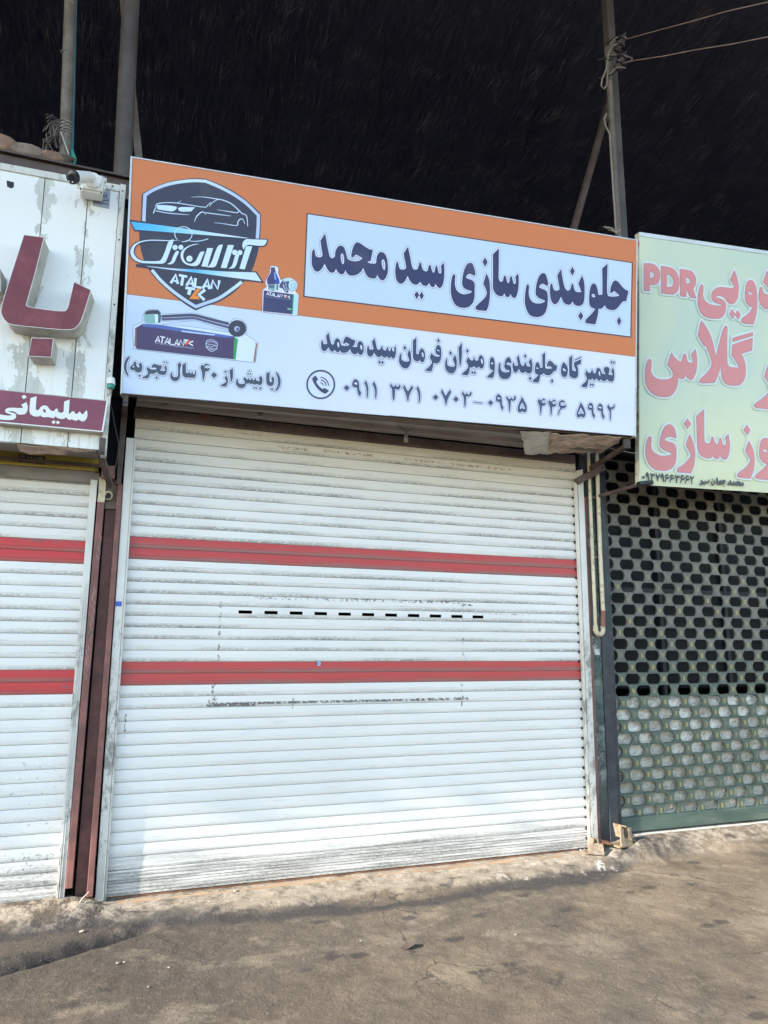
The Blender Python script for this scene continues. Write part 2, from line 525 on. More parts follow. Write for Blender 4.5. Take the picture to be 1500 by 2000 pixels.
def mat_ground():
    t = NT('dirty_ground')
    x, y, z = t.xyz()
    n_big = t.noise(.55, 4, .6)
    n_mid = t.noise(2.3, 6, .7)
    n_fine = t.noise(28, 6, .75)
    grit = t.noise(150, 3, .7)
    c = t.mix(t.step(n_mid, .3, .7), (.096, .076, .057), (.185, .149, .108))
    left = t.math('SUBTRACT', 1.0, t.step(t.math('ADD', x, t.math('MULTIPLY', n_big, 2.0)), 1.0, 3.4))
    c = t.mix(t.math('MULTIPLY', left, .75), c, (.062, .050, .040))  # soft shadow over the left ground, painted into its colour
    c = t.mix(t.math('MULTIPLY', t.step(n_big, .46, .62), .5), c, (.048, .043, .040))
    c = t.mix(t.math('MULTIPLY', t.step(n_fine, .5, .75), .45), c, (.185, .160, .130))
    c = t.mix(t.math('MULTIPLY', t.step(grit, .55, .7), .4), c, (.038, .034, .032))
    pat = t.step(t.noise(1.5, 6, .72, stretch=(1, 1.6, 1)), .52, .62)
    c = t.mix(t.math('MULTIPLY', pat, .4), c, (.225, .19, .145))
    blot = t.step(t.noise(5.2, 5, .72), .57, .66)
    c = t.mix(t.math('MULTIPLY', blot, .4), c, (.066, .055, .046))
    # hairline cracks
    vc = t.n('ShaderNodeTexVoronoi', feature='DISTANCE_TO_EDGE'); vc.inputs['Scale'].default_value = .9
    wv = t.n('ShaderNodeVectorMath', operation='ADD'); t.put(wv.inputs[0], t.pos())
    sc_v = t.n('ShaderNodeVectorMath', operation='SCALE'); sc_v.inputs['Scale'].default_value = .5
    nz_ = t.n('ShaderNodeTexNoise'); nz_.inputs['Scale'].default_value = 3.0; nz_.inputs['Detail'].default_value = 6
    t.put(nz_.inputs['Vector'], t.pos()); t.put(sc_v.inputs[0], nz_.outputs['Color']); t.put(wv.inputs[1], sc_v.outputs[0])
    t.put(vc.inputs['Vector'], wv.outputs[0])
    crack = t.math('MULTIPLY', t.math('SUBTRACT', 1.0, t.step(vc.outputs['Distance'], .002, .010)), t.step(t.noise(.8, 2), .5, .6))
    c = t.mix(t.math('MULTIPLY', crack, .7), c, (.03, .027, .025))
    # oil spots
    v = t.n('ShaderNodeTexVoronoi'); v.inputs['Scale'].default_value = 2.6; v.inputs['Randomness'].default_value = 1.0
    t.put(v.inputs['Vector'], t.scaled((1, 1.5, 0)))
    spot = t.math('SUBTRACT', 1.0, t.step(t.math('ADD', v.outputs['Distance'], t.math('MULTIPLY', n_fine, .22)), .20, .31))
    c = t.mix(t.math('MULTIPLY', spot, .75), c, (.032, .029, .028))
    # soft shadow strip along the foot of the concrete apron, painted into the colour
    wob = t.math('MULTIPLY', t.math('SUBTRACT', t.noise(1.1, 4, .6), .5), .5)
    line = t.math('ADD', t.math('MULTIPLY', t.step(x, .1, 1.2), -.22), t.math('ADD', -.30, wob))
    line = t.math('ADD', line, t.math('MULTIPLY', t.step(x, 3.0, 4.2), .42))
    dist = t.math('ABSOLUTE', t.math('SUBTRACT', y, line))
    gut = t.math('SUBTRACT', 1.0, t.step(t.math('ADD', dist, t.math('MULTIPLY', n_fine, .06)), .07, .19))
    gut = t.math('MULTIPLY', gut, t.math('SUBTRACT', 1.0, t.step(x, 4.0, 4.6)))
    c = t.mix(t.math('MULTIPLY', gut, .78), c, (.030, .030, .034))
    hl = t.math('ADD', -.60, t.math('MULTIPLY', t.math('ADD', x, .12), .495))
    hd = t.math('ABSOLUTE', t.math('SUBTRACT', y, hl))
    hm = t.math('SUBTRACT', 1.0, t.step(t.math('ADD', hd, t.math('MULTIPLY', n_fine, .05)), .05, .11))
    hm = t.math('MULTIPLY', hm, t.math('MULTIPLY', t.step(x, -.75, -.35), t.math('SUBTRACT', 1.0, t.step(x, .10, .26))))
    c = t.mix(t.math('MULTIPLY', hm, .75), c, (.024, .025, .032))  # shade inside the hollow, painted as a dark colour along it
    apx = t.math('MULTIPLY', t.step(x, .25, .9), t.math('SUBTRACT', 1.0, t.step(x, 3.3, 3.7)))
    apy = t.step(t.math('ADD', y, t.math('ADD', t.math('MULTIPLY', t.math('SUBTRACT', n_mid, .5), .22), t.math('MULTIPLY', t.math('SUBTRACT', n_fine, .5), .08))), -.37, -.31)
    apm = t.math('MULTIPLY', t.math('MULTIPLY', apx, apy), t.step(t.noise(7, 5, .7), .33, .55))
    c = t.mix(t.math('MULTIPLY', apm, .72), c, (.27, .232, .185))
    # whitewash splashes on the apron near the lock
    wx = t.math('MULTIPLY', t.step(x, 2.3, 3.0), t.math('SUBTRACT', 1.0, t.step(x, 3.55, 3.8)))
    wy = t.math('MULTIPLY', t.step(y, -.55, -.3), t.math('SUBTRACT', 1.0, t.step(y, -.02, .05)))
    sp = t.math('MULTIPLY', t.math('MULTIPLY', wx, wy), t.step(t.math('ADD', t.noise(9, 6, .75), t.math('MULTIPLY', t.noise(2.4, 2), .35)), .74, .80))
    c = t.mix(t.math('MULTIPLY', sp, .85), c, (.52, .50, .47))
    # pale cement dust close to the thresholds
    ap = t.math('MULTIPLY', t.step(t.math('ADD', y, t.math('MULTIPLY', n_mid, .25)), -.22, .0), t.step(t.noise(9, 6, .78), .42, .6))
    c = t.mix(t.math('MULTIPLY', ap, .7), c, (.36, .315, .26))
    h = t.math('ADD', t.math('MULTIPLY', n_fine, .7), t.math('ADD', t.math('MULTIPLY', grit, .25), t.math('MULTIPLY', n_mid, .8)))
    t.bump(h, .8, .022)
    return t.done(c, .85, 0, .25)


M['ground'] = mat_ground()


def mat_grille():
    t = NT('grille_paint')
    x, y, z = t.xyz()
    n = t.noise(3.2, 4)
    low = t.math('SUBTRACT', 1.0, t.step(t.math('ADD', z, t.math('MULTIPLY', n, .5)), 1.3, 2.2))
    c = t.mix(t.step(n, .35, .65), (.105, .103, .092), (.150, .146, .130))
    c = t.mix(low, c, (.082, .112, .092))
    c = t.mix(t.math('MULTIPLY', t.step(t.noise(14, 5, .7), .55, .68), .6), c, (.20, .18, .15))
    c = t.mix(t.math('MULTIPLY', t.step(t.noise(25, 5, .7), .6, .68), .6), c, (.045, .05, .05))
    return t.done(c, .5, 0, .4)


M['grille'] = mat_grille()
gtm = NT('grille_tab')
_x, _y, _z = gtm.xyz()
_c = gtm.mix(gtm.step(gtm.noise(6, 5, .7), .4, .62), (.34, .27, .09), (.17, .165, .14))
_c = gtm.mix(gtm.math('MULTIPLY', gtm.step(gtm.math('ADD', _z, gtm.noise(2, 2)), 2.4, 3.0), .9), _c, (.14, .138, .125))
M['grille_tab'] = gtm.done(_c, .6)


def mat_sheet():
    t = NT('clear_dirty_sheet')
    n = t.noise(7, 6, .75)
    w = t.noise(9, 3, .6, stretch=(1, 1, 1.6))
    c = t.mix(t.step(t.noise(4.5, 4, .7), .38, .62), t.mix(t.step(n, .35, .65), (.86, .84, .80), (.64, .61, .56)), (.42, .395, .35))
    _sx, _sy, _sz = t.xyz()
    c = t.mix(t.math('MULTIPLY', t.math('SUBTRACT', 1.0, t.step(t.math('ADD', _sz, t.math('MULTIPLY', n, .4)), .75, 1.2)), .8), c, (.37, .35, .30))
    c = t.mix(t.math('MULTIPLY', t.step(t.noise(18, 5, .8), .57, .64), .6), c, (.26, .23, .2))
    t.bump(w, 1.0, .05)
    return t.done(c, .35, 0, .5)


M['sheet'] = mat_sheet()
gl = NT('dark_glass')
M['glass'] = gl.done((.010, .013, .018), .35, 0, .12)


# ------------------------------------------------------------------ flat lettering: traced outlines -> filled, offset shapes
def parse(block, x0, y0, s):
    out = []
    for part in block.split(';'):
        pts = []
        for tok in part.split():
            c = tok.endswith('*')
            a, b = tok.rstrip('*').split(',')
            pts.append((x0 + float(a) / s, y0 + float(b) / s, c))
        if len(pts) > 2: out.append(pts)
    return out


def smooth_closed(pts, sub=4):
    n = len(pts)
    if n < 3: return [(p[0], p[1]) for p in pts]
    out = []
    for i in range(n):
        p1, p2 = pts[i], pts[(i + 1) % n]
        p0 = pts[i - 1] if not p1[2] else None
        p3 = pts[(i + 2) % n] if not p2[2] else None
        if p0 is None and p3 is None:
            out.append((p1[0], p1[1])); continue
        if p0 is None: p0 = p1
        if p3 is None: p3 = p2
        for k in range(sub):
            t = k / sub
            q = []
            for a in (0, 1):
                m1 = .5 * (p2[a] - p0[a]); m2 = .5 * (p3[a] - p1[a])
                q.append((2 * t ** 3 - 3 * t ** 2 + 1) * p1[a] + (t ** 3 - 2 * t ** 2 + t) * m1 + (-2 * t ** 3 + 3 * t ** 2) * p2[a] + (t ** 3 - t ** 2) * m2)
            out.append(tuple(q))
    return out


def smooth_open(pts, sub=5):
    out = []
    n = len(pts)
    for i in range(n - 1):
        p0 = pts[max(i - 1, 0)]; p1 = pts[i]; p2 = pts[i + 1]; p3 = pts[min(i + 2, n - 1)]
        for k in range(sub):
            t = k / sub
            q = []
            for a in (0, 1):
                m1 = .5 * (p2[a] - p0[a]); m2 = .5 * (p3[a] - p1[a])
                q.append((2 * t ** 3 - 3 * t ** 2 + 1) * p1[a] + (t ** 3 - 2 * t ** 2 + t) * m1 + (-2 * t ** 3 + 3 * t ** 2) * p2[a] + (t ** 3 - t ** 2) * m2)
            out.append(tuple(q))
    out.append(tuple(pts[-1][:2]))
    return out


def area(c):
    a = np.array(c); x, y = a[:, 0], a[:, 1]
    return .5 * float(np.sum(x * np.roll(y, -1) - y * np.roll(x, -1)))


def winding(pts, contours):
    """winding number of each point with respect to the closed contours"""
    w = np.zeros(len(pts), int)
    px, py = pts[:, 0], pts[:, 1]
    for c in contours:
        a = np.asarray(c); b = np.roll(a, -1, 0)
        for (x1, y1), (x2, y2) in zip(a, b):
            left = (x2 - x1) * (py - y1) - (px - x1) * (y2 - y1)
            w += ((y1 <= py) & (y2 > py) & (left > 0)).astype(int)
            w -= ((y1 > py) & (y2 <= py) & (left < 0)).astype(int)
    return w


def orient(contours):
    """outer outlines anticlockwise, holes clockwise"""
    res = []
    for i, c in enumerate(contours):
        p = np.array([c[0]])
        depth = sum(1 for j, d in enumerate(contours) if j != i and winding(p, [d])[0] != 0)
        a = area(c)
        ccw = depth % 2 == 0
        res.append(list(c) if (a > 0) == ccw else list(reversed(c)))
    return res


def clean(c, eps=1e-5):
    out = []
    for p in c:
        if not out or abs(p[0] - out[-1][0]) + abs(p[1] - out[-1][1]) > eps: out.append(p)
    if len(out) > 1 and abs(out[0][0] - out[-1][0]) + abs(out[0][1] - out[-1][1]) <= eps: out.pop()
    return out


def offset(contours, d):
    res = []
    for c in contours:
        c = clean(c)
        n = len(c); out = []
        for i in range(n):
            a, p, b = c[i - 1], c[i], c[(i + 1) % n]
            e1 = (p[0] - a[0], p[1] - a[1]); e2 = (b[0] - p[0], b[1] - p[1])
            l1 = math.hypot(*e1) or 1; l2 = math.hypot(*e2) or 1
            n1 = (e1[1] / l1, -e1[0] / l1); n2 = (e2[1] / l2, -e2[0] / l2)
            cr = e1[0] * e2[1] - e1[1] * e2[0]; dt = n1[0] * n2[0] + n1[1] * n2[1]
            if cr * d > 0 and dt < .85:          # convex corner: round join
                a1 = math.atan2(n1[1], n1[0]); a2 = math.atan2(n2[1], n2[0])
                da = (a2 - a1 + math.pi) % (2 * math.pi) - math.pi
                k = max(2, int(abs(da) / .45))
                for q in range(k + 1):
                    an = a1 + da * q / k
                    out.append((p[0] + d * math.cos(an), p[1] + d * math.sin(an)))
            elif cr * d < 0 and dt < .6:         # concave corner
                out.append((p[0] + d * n1[0], p[1] + d * n1[1])); out.append(p); out.append((p[0] + d * n2[0], p[1] + d * n2[1]))
            else:
                m = (n1[0] + n2[0], n1[1] + n2[1]); ml = math.hypot(*m) or 1
                k = d / max(.35, ml / 2)
                out.append((p[0] + m[0] / ml * k, p[1] + m[1] / ml * k))
        res.append(out)
    return res


def fill(contours):
    contours = [clean(c) for c in contours if len(c) > 2]
    vs, es = [], []
    for c in contours:
        b = len(vs); n = len(c)
        vs += [Vector(p) for p in c]
        es += [(b + i, b + (i + 1) % n) for i in range(n)]
    V, E, Fc, _, _, _ = delaunay_2d_cdt(vs, es, [], 0, 1e-6)
    cen = np.array([[sum(V[i][0] for i in f) / len(f), sum(V[i][1] for i in f) / len(f)] for f in Fc])
    w = winding(cen, contours)
    keep = [f for f, k in zip(Fc, w) if k > 0]
    return [(v[0], v[1]) for v in V], keep


class Print:
    """flat printing on a plane: filled shapes in layers a fraction of a millimetre apart"""
    def __init__(self, plane):
        self.pl = plane; self.mb = MB()

    def shape(self, contours_px, col, lift, off=0.0, sub=4):
        c = [[self.pl.uv(*q) for q in smooth_closed(p, sub)] for p in contours_px]
        c = orient([clean(q) for q in c])
        if off: c = offset(c, off)
        self.raw(c, col, lift)

    def raw(self, c, col, lift):
        V, Fc = fill(c)
        b = self.mb.add([self.pl.at(u, v, lift) for u, v in V], Fc)
        for i, (u, v) in enumerate(V):
            self.mb.c[b + i] = col(u, v) if callable(col) else col

    def separate(self, contours_px, col, lift, off=0.0):
        for p in contours_px: self.shape([p], col, lift, off)

    def stroke(self, pts_px, wpx, col, lift, smooth=True, taper=(1, 1), off=0.0):
        """constant or tapered line given in photo pixels"""
        q = smooth_open(pts_px) if smooth and len(pts_px) > 2 else [p[:2] for p in pts_px]
        u = [self.pl.uv(*p) for p in q]
        mid = q[len(q) // 2]
        a = self.pl.uv(*mid); b = self.pl.uv(mid[0] + 1, mid[1]); w = wpx * math.hypot(a[0] - b[0], a[1] - b[1])
        L, Rr = [], []
        n = len(u)
        for i, p in enumerate(u):
            s = u[max(i - 1, 0)]; e = u[min(i + 1, n - 1)]
            dx, dy = e[0] - s[0], e[1] - s[1]; l = math.hypot(dx, dy) or 1
            k = i / (n - 1)
            tw = taper[0] + (1 - taper[0]) * min(1, k * 3) if k < .34 else (taper[1] + (1 - taper[1]) * min(1, (1 - k) * 3) if k > .66 else 1)
            h = w * tw / 2 + off
            L.append((p[0] - dy / l * h, p[1] + dx / l * h)); Rr.append((p[0] + dy / l * h, p[1] - dx / l * h))
        c = L + Rr[::-1]
        if area(c) < 0: c.reverse()
        self.raw([c], col, lift)

    def build(self, name, parent):
        return self.mb.build(name, M['print'], parent, recalc=False)


def affine3(src, dst):
    A = np.array([[x, y, 1] for x, y in src]); B = np.array(dst)
    T = np.linalg.solve(A, B)
    return lambda p: (p[0] * T[0, 0] + p[1] * T[1, 0] + T[2, 0], p[0] * T[0, 1] + p[1] * T[1, 1] + T[2, 1]) + tuple(p[2:])


def mapped(contours, fn):
    return [[fn(p) for p in c] for c in contours]


# ------------------------------------------------------------------ traced lettering (offsets in photo pixels, zoom factor, outlines)
G = {}


def trace(name, x0, y0, s, block):
    G[name] = parse(block, x0, y0, s)


trace('mohammad', 600, 440, 8.8235, """308,145* 325,240 345,350 365,450 385,530 415,568 450,565 475,530 480,470 500,415 530,370 570,355 610,365 645,410 670,490 690,570 720,600 790,622 850,622 900,610 950,575* 900,540 840,512 815,530 775,565 757,540 762,480 785,390 825,315 870,298 920,320 1000,375 1070,415 1130,428* 1110,530 1090,622* 1060,625 1035,628* 1070,655 1160,665 1185,640 1190,580 1205,520 1235,475 1275,463 1320,480 1355,530 1378,600 1390,700 1390,790 1375,860 1345,920 1305,953 1265,945 1230,910 1205,855* 1190,895 1165,922 1110,918 1060,905 1020,865 990,810 965,735* 935,790 890,835 830,865 780,872 730,868 690,840 670,810 657,775* 640,820 610,848 570,845 530,815 510,785 492,750* 480,785 455,815 420,823 380,805 345,760 320,715 297,665* 275,715 240,765 200,798 165,803 130,788 100,745 78,680 72,600 76,500 90,440 110,418 128,440 138,500 155,540 200,555 245,545 262,520* 250,440 235,340 225,268* ; 597,487 620,510 633,570 630,650 615,672 595,650 580,600 575,530 ; 1305,592 1330,620 1343,690 1335,765 1322,775 1300,740 1285,690 1282,620""")
trace('seyed', 760, 470, 12.5, """460,150* 475,240 500,350 525,480 545,590 570,670 600,708 650,712 690,690 715,620 735,555 757,540 778,560 795,640 820,710 860,745 905,755 935,730 955,650 972,605 990,597 1012,615 1030,690 1055,770 1080,782 1105,755 1120,670 1135,625 1155,620 1172,650 1190,720 1210,790 1240,808 1265,790 1268,720 1258,630* 1290,585 1325,535* 1340,620 1345,760 1340,900 1320,1030 1285,1120 1240,1163 1205,1155 1165,1120 1130,1055* 1115,1100 1085,1140 1050,1140 1010,1110 968,1040* 950,1075 915,1110 860,1110 810,1085 775,1045 750,1005* 725,1045 690,1075 640,1080 580,1065 530,1020 480,945 447,865* 415,935 370,1010 310,1055 260,1055 210,1020 170,950 150,860 143,760 152,650 165,570 185,528 205,528 222,570 235,640 265,695 320,712 380,700 410,670* 395,560 370,440 348,315* ; 675,1235* 728,1330* 672,1440* 612,1325* ; 790,1245* 845,1350* 785,1455* 732,1340*""")
trace('sazi', 870, 470, 10, """1042,155* 1040,300 1038,500 1035,700 1045,775 1075,805 1105,800 1122,760 1135,705 1155,685 1175,705 1190,770 1205,822 1225,830 1245,800 1252,735 1270,700 1290,705 1305,760 1325,835 1345,850 1365,830 1368,780 1360,710* 1385,680 1412,640* 1425,700 1428,800 1425,900 1405,1020 1375,1100 1340,1127 1310,1115 1285,1085 1265,1045* 1250,1080 1220,1110 1185,1100 1160,1065 1145,1025* 1130,1065 1095,1090 1040,1083 985,1050 945,995 922,920 922,700 922,500 920,270* ; 795,645* 830,710 855,790 866,900 868,1000 862,1120 845,1240 820,1330 790,1378* 700,1370 610,1358 582,1325 595,1280 680,1200 760,1120 795,1060 800,1010 775,930 733,845* 765,740 ; 770,328* 820,425* 770,515* 718,415* ; 480,438 520,452 550,510 575,590 580,650 572,695* 530,675 480,655 440,660 405,700 402,725 440,750 500,770 545,800 568,860 568,950 567,1050 560,1130 530,1220 470,1285 400,1315 310,1315 220,1285 160,1215 120,1120 100,1010 100,900 110,790 130,700 155,662 180,668 188,710 182,800 185,880 210,960 260,1015 320,1045 390,1048 470,1030 515,1000* 470,980 400,955 350,920 322,860 322,780 335,680 360,580 400,490 440,448""")
trace('bandi', 1010, 510, 10.714, """545,255 580,268 612,330 635,410 645,480 635,527* 590,505 530,480 490,495 460,535 460,555 510,580 570,605 610,635 632,690 638,780 635,870 620,980 585,1080 530,1140 460,1170 390,1175 310,1160 240,1110 190,1020 160,910 153,820 160,700 175,590 195,510 220,490 240,510 245,560 238,640 245,720 270,800 330,865 400,888 470,890 540,870 582,840* 540,815 460,785 410,740 382,690 382,600 400,480 430,370 470,300 510,262 ; 917,165* 930,260 950,380 975,500 1000,570 1035,615 1075,617 1105,590 1125,520 1140,480 1155,472 1168,490 1180,540 1195,600 1225,640 1280,650 1335,652* 1310,570 1275,475* 1310,390 1355,305* 1385,390 1402,480 1408,600 1405,750 1390,860 1350,920 1290,942 1230,935 1180,900 1150,850* 1130,890 1090,918 1040,915 980,880 940,820 912,745* 885,810 840,880 790,907 745,890 705,820 685,730 678,640 680,560 692,490 712,472 732,490 745,550 770,605 815,622 860,610 880,590* 870,500 850,400 832,300* ; 1152,120* 1200,215* 1150,315* 1098,215* ; 1325,1060* 1378,1155* 1325,1250* 1270,1150*""")
trace('jolo', 1120, 500, 12.5, """825,190* 822,400 815,700 818,880 830,950 860,985 950,995 1040,990 1115,968* 1050,910 985,862 955,885 905,910 888,885 895,800 925,700 970,625 1025,600 1080,630 1150,710 1230,800 1340,865* 1310,990 1283,1105* 1210,1115 1160,1160 1100,1240 1040,1300 980,1325 890,1320 820,1295 780,1255 750,1205* 725,1250 690,1285 650,1295 605,1295* 595,1400 570,1530 540,1640 510,1675* 400,1660 300,1640 283,1600 300,1550 400,1450 480,1360 520,1293* 460,1275 410,1240 380,1180 372,1090 375,1000 385,880 405,780 440,700 485,675 530,695 570,770 590,860 605,950* 680,945 698,910 698,600 690,310* ; 480,930 505,950 522,1000 500,1012 455,1000 438,970 455,935 ; 1107,1490* 1165,1590* 1107,1710* 1048,1590*""")
trace('tamirgah', 1080, 680, 11.538, """230,322 280,360 320,430 332,500 320,580 295,635 260,657 215,645 185,600 172,530 180,440 200,370 ; 225,455 260,475 290,510 270,520 235,510 220,485 ; 430,155* 428,300 425,470 440,505 475,518 515,515* 490,450 462,400* 470,350 475,315* 560,280 632,245* 622,355* 580,375 540,393* 560,470 565,560 550,640 500,680 430,672 380,640 358,580 355,400 357,225* ; 485,262* 632,192* 630,222* 485,290* ; 1345,430* 1370,510 1378,600 1370,700 1340,755 1290,758 1240,735 1205,700* 1180,740 1130,748 1095,730 1070,700* 1055,735 1020,735 990,710 970,680* 950,720 915,722 880,685* 850,715 790,712* 785,770 770,840 745,885* 690,880 640,868 635,845 680,800 740,740 755,690 740,640 718,595* 745,485* 770,530 820,560 850,530 875,475 890,510 910,560 945,568 965,520 980,465 1015,448 1055,470 1080,530 1105,575 1175,590* 1160,550 1138,500 1145,455 1180,425 1220,425 1260,455 1268,500 1255,555 1245,595* 1290,605 1340,608* 1325,560 1305,515* ; 1035,522 1052,545 1060,625 1045,628 1028,590 1022,545 ; 1315,280* 1341,318* 1315,360* 1290,318* ; 1370,290* 1395,325* 1365,367* 1342,328* ; 845,785* 869,825* 845,868* 818,825* ; 895,785* 922,830* 893,872* 870,830*""")
trace('mizan', 860, 660, 13.636, """1375,515 1415,545 1438,620 1447,720 1445,830 1435,930 1415,1020 1390,1072* 1320,1065 1255,1058 1240,1035 1270,1000 1340,940 1405,862* 1350,855 1318,810 1303,740 1305,650 1320,570 1345,525 ; 1355,655 1385,665 1405,690 1375,708 1345,690 ; 735,505* 760,550 820,600 860,595 880,540 893,500 905,530 915,580 950,608 995,605 1010,545 1035,490 1070,462 1110,480 1145,550 1162,640 1155,740 1125,805 1090,818 1050,805 1015,760* 1000,795 960,805 920,790 890,752* 865,785 820,795 780,792* 775,860 750,950 720,1002* 640,995 580,985 575,960 620,910 690,850 730,790 735,745 715,690 685,635* 705,570 ; 1095,560 1115,590 1128,660 1115,697 1095,680 1078,620 1075,580 ; 715,290* 755,350* 715,412* 675,350* ; 850,875* 879,930* 850,978* 815,928* ; 912,880* 945,932* 908,985* 880,930* ; 568,130* 572,300 570,450 555,620 530,745 510,740 495,600 485,420 475,262* ; 385,455* 415,530 432,620 432,720 425,800 395,880 345,940 280,952 210,925 150,860 122,780 120,700 135,600 165,545 180,570 178,650 180,710 220,750 290,768 350,768 380,750* 375,700 355,640 330,580* 350,520 ; 265,345* 305,405* 265,470* 228,405*""")
trace('farman', 770, 640, 13.636, """400,585* 435,680 448,770 445,860 435,940 400,1020 350,1080 285,1092 220,1065 160,1000 125,920 122,840 135,750 170,685 188,700 185,790 195,850 240,890 300,908 360,905 392,885* 385,830 365,780 343,730* 370,640 ; 275,475* 320,540* 275,605* 235,540* ; 588,265* 585,450 580,660 600,705 640,705 655,650 685,585 730,557 770,580 805,650 818,740 810,840 775,915 740,925 700,905 665,865* 650,895 600,905 550,885 510,840 492,780 490,560 490,345* ; 745,655 765,690 780,750 772,790 750,775 732,720 728,675 ; 1165,462 1210,490 1240,560 1250,660 1248,760 1230,860 1190,930 1130,955 1035,955* 1030,1030 1005,1120 980,1172* 900,1165 835,1155 828,1130 880,1080 960,1000 995,935 985,885 960,840 942,800* 960,730 992,672* 1020,715 1070,755 1130,770 1190,768 1210,750* 1160,730 1110,700 1090,640 1098,560 1125,490 ; 1150,585 1185,605 1200,630 1160,628 1138,605 ; 1170,290* 1215,350* 1170,410* 1130,345*""")
trace('tajrobe', 235, 690, 9.0909, """155,55 170,65 160,95 130,150 112,230 118,310 140,370 148,400 130,405 100,370 70,300 62,230 75,160 110,90 ; 268,140* 285,180 292,225 315,250 345,245* 332,225 325,205* 340,180 362,165* 380,190 390,230 388,280 372,325 340,345 300,343 265,325 240,300 205,305 180,285 172,260 185,230 215,205 235,190 235,165 ; 235,222 248,238 240,255 222,248 218,235 ; 345,375* 370,405* 345,430* 318,403* ; 808,215* 825,250 828,310 812,360 785,387 740,387 690,375 660,350 645,330* 620,355 580,368 525,368* 515,410 495,440 480,452* 430,448 388,440 395,425 440,405 480,375 490,345 478,310 465,280* 478,250 490,240* 510,262 545,285 600,290 640,283 637,268 605,255 580,262 560,258 558,235 575,205 600,190 635,198 690,215 742,215* 735,250 722,290 700,300* 745,315 800,310* 790,285 780,265* 790,235 ; 780,140* 800,160* 780,180* 758,160* ; 822,148* 842,168* 820,190* 801,168* ; 643,408* 670,435* 643,462* 618,433* ; 1165,170* 1165,260 1170,335 1185,355 1208,345 1215,310 1225,315 1238,355 1260,358 1268,318 1280,325 1292,365 1318,370 1322,340 1315,325* 1335,310* 1345,345 1340,395 1320,435 1298,447 1275,428* 1255,445 1230,440 1215,425* 1195,440 1150,430 1115,405 1100,370 1098,290 1100,205* ; 1055,158* 1085,215 1070,250 1062,330 1060,410 1040,465 1000,495 955,497 910,470 888,425 890,375 912,340 925,345 922,385 945,420 985,425 1020,410* 1025,330 1022,250 1018,195*""")
trace('babish', 390, 690, 8.8235, """40,185* 60,215 75,205 95,185 130,182 160,200 165,225 150,222 125,210 100,220 85,240 105,255 140,260 172,250* 168,285 145,310 110,320 95,325 92,380 75,440 68,475 55,470 45,400 38,330 20,280 10,245* ; 245,322* 300,378* 245,435* 192,378* ; 570,255* 575,340 570,430 545,500 535,495 525,430 518,360 510,300* ; 460,385* 480,430 488,480 475,535 450,578* 400,575 358,565 365,550 420,520 455,490 445,460 425,430* 440,405 ; 445,297* 472,322* 445,345* 418,320* ; 1058,390* 1078,430 1082,480 1070,530 1040,552 1005,545 985,528* 965,545 930,540 915,522* 895,535 870,530 850,515* 835,530 800,525 790,560 760,592 720,605 670,590 635,555 622,510 632,465 652,445 662,460 662,500 690,525 740,530 775,520* 770,480 748,460* 760,425 785,415* 800,440 825,455 835,425 850,430 858,455 880,458 888,425 905,430 912,455 935,465 948,430 965,432 972,460 1000,478 1030,475* 1025,450 1015,430* 1035,405 ; 855,292* 875,312* 855,332* 837,312* ; 835,335* 855,353* 833,375* 815,353* ; 876,340* 893,358* 873,378* 856,357* ; 945,575* 965,598* 945,618* 922,595* ; 981,582* 1000,603* 978,623* 961,600* ; 1042,582* 1068,605* 1042,632* 1018,606* ; 1205,320* 1205,400 1205,470 1215,495 1245,490* 1235,455 1228,440* 1245,415 1262,400* 1280,440 1282,490 1270,540 1240,568 1200,565 1165,545 1148,510 1145,430 1145,350* ; 1245,597* 1272,622* 1245,645* 1220,618* ; 1315,330 1335,335 1370,385 1392,450 1393,510 1375,580 1340,635 1308,655 1300,640 1325,600 1345,540 1345,460 1330,390 1312,345""")
trace('d1', 590, 710, 6.25, """543,262* 578,298* 543,335* 505,298* ; 655,192 685,215 697,270 700,320 722,360* 705,405* 685,380 672,330 665,297 640,295 615,280 608,255 618,220 635,198 ; 650,232 672,242 668,258 645,255 635,243 ; 778,208* 800,260 808,310 805,370 800,415 788,415 785,340 775,280 757,240* ; 880,220* 905,280 912,330 908,390 900,425 888,425 888,350 875,290 855,250* ; 1085,245* 1100,272 1120,285 1132,262 1142,262 1150,280 1172,282 1185,258 1198,270 1195,300 1178,320 1150,318 1135,315 1132,370 1125,435 1115,450 1105,440 1098,380 1095,320 1080,290 1068,268* ; 1245,258* 1270,310 1292,340* 1312,310 1340,265* 1355,300* 1325,350 1305,400 1298,450 1288,462 1280,445 1272,400 1250,340 1228,295* ; 1412,275* 1435,330 1443,390 1438,450 1430,478 1420,475 1420,410 1410,350 1392,305*""")
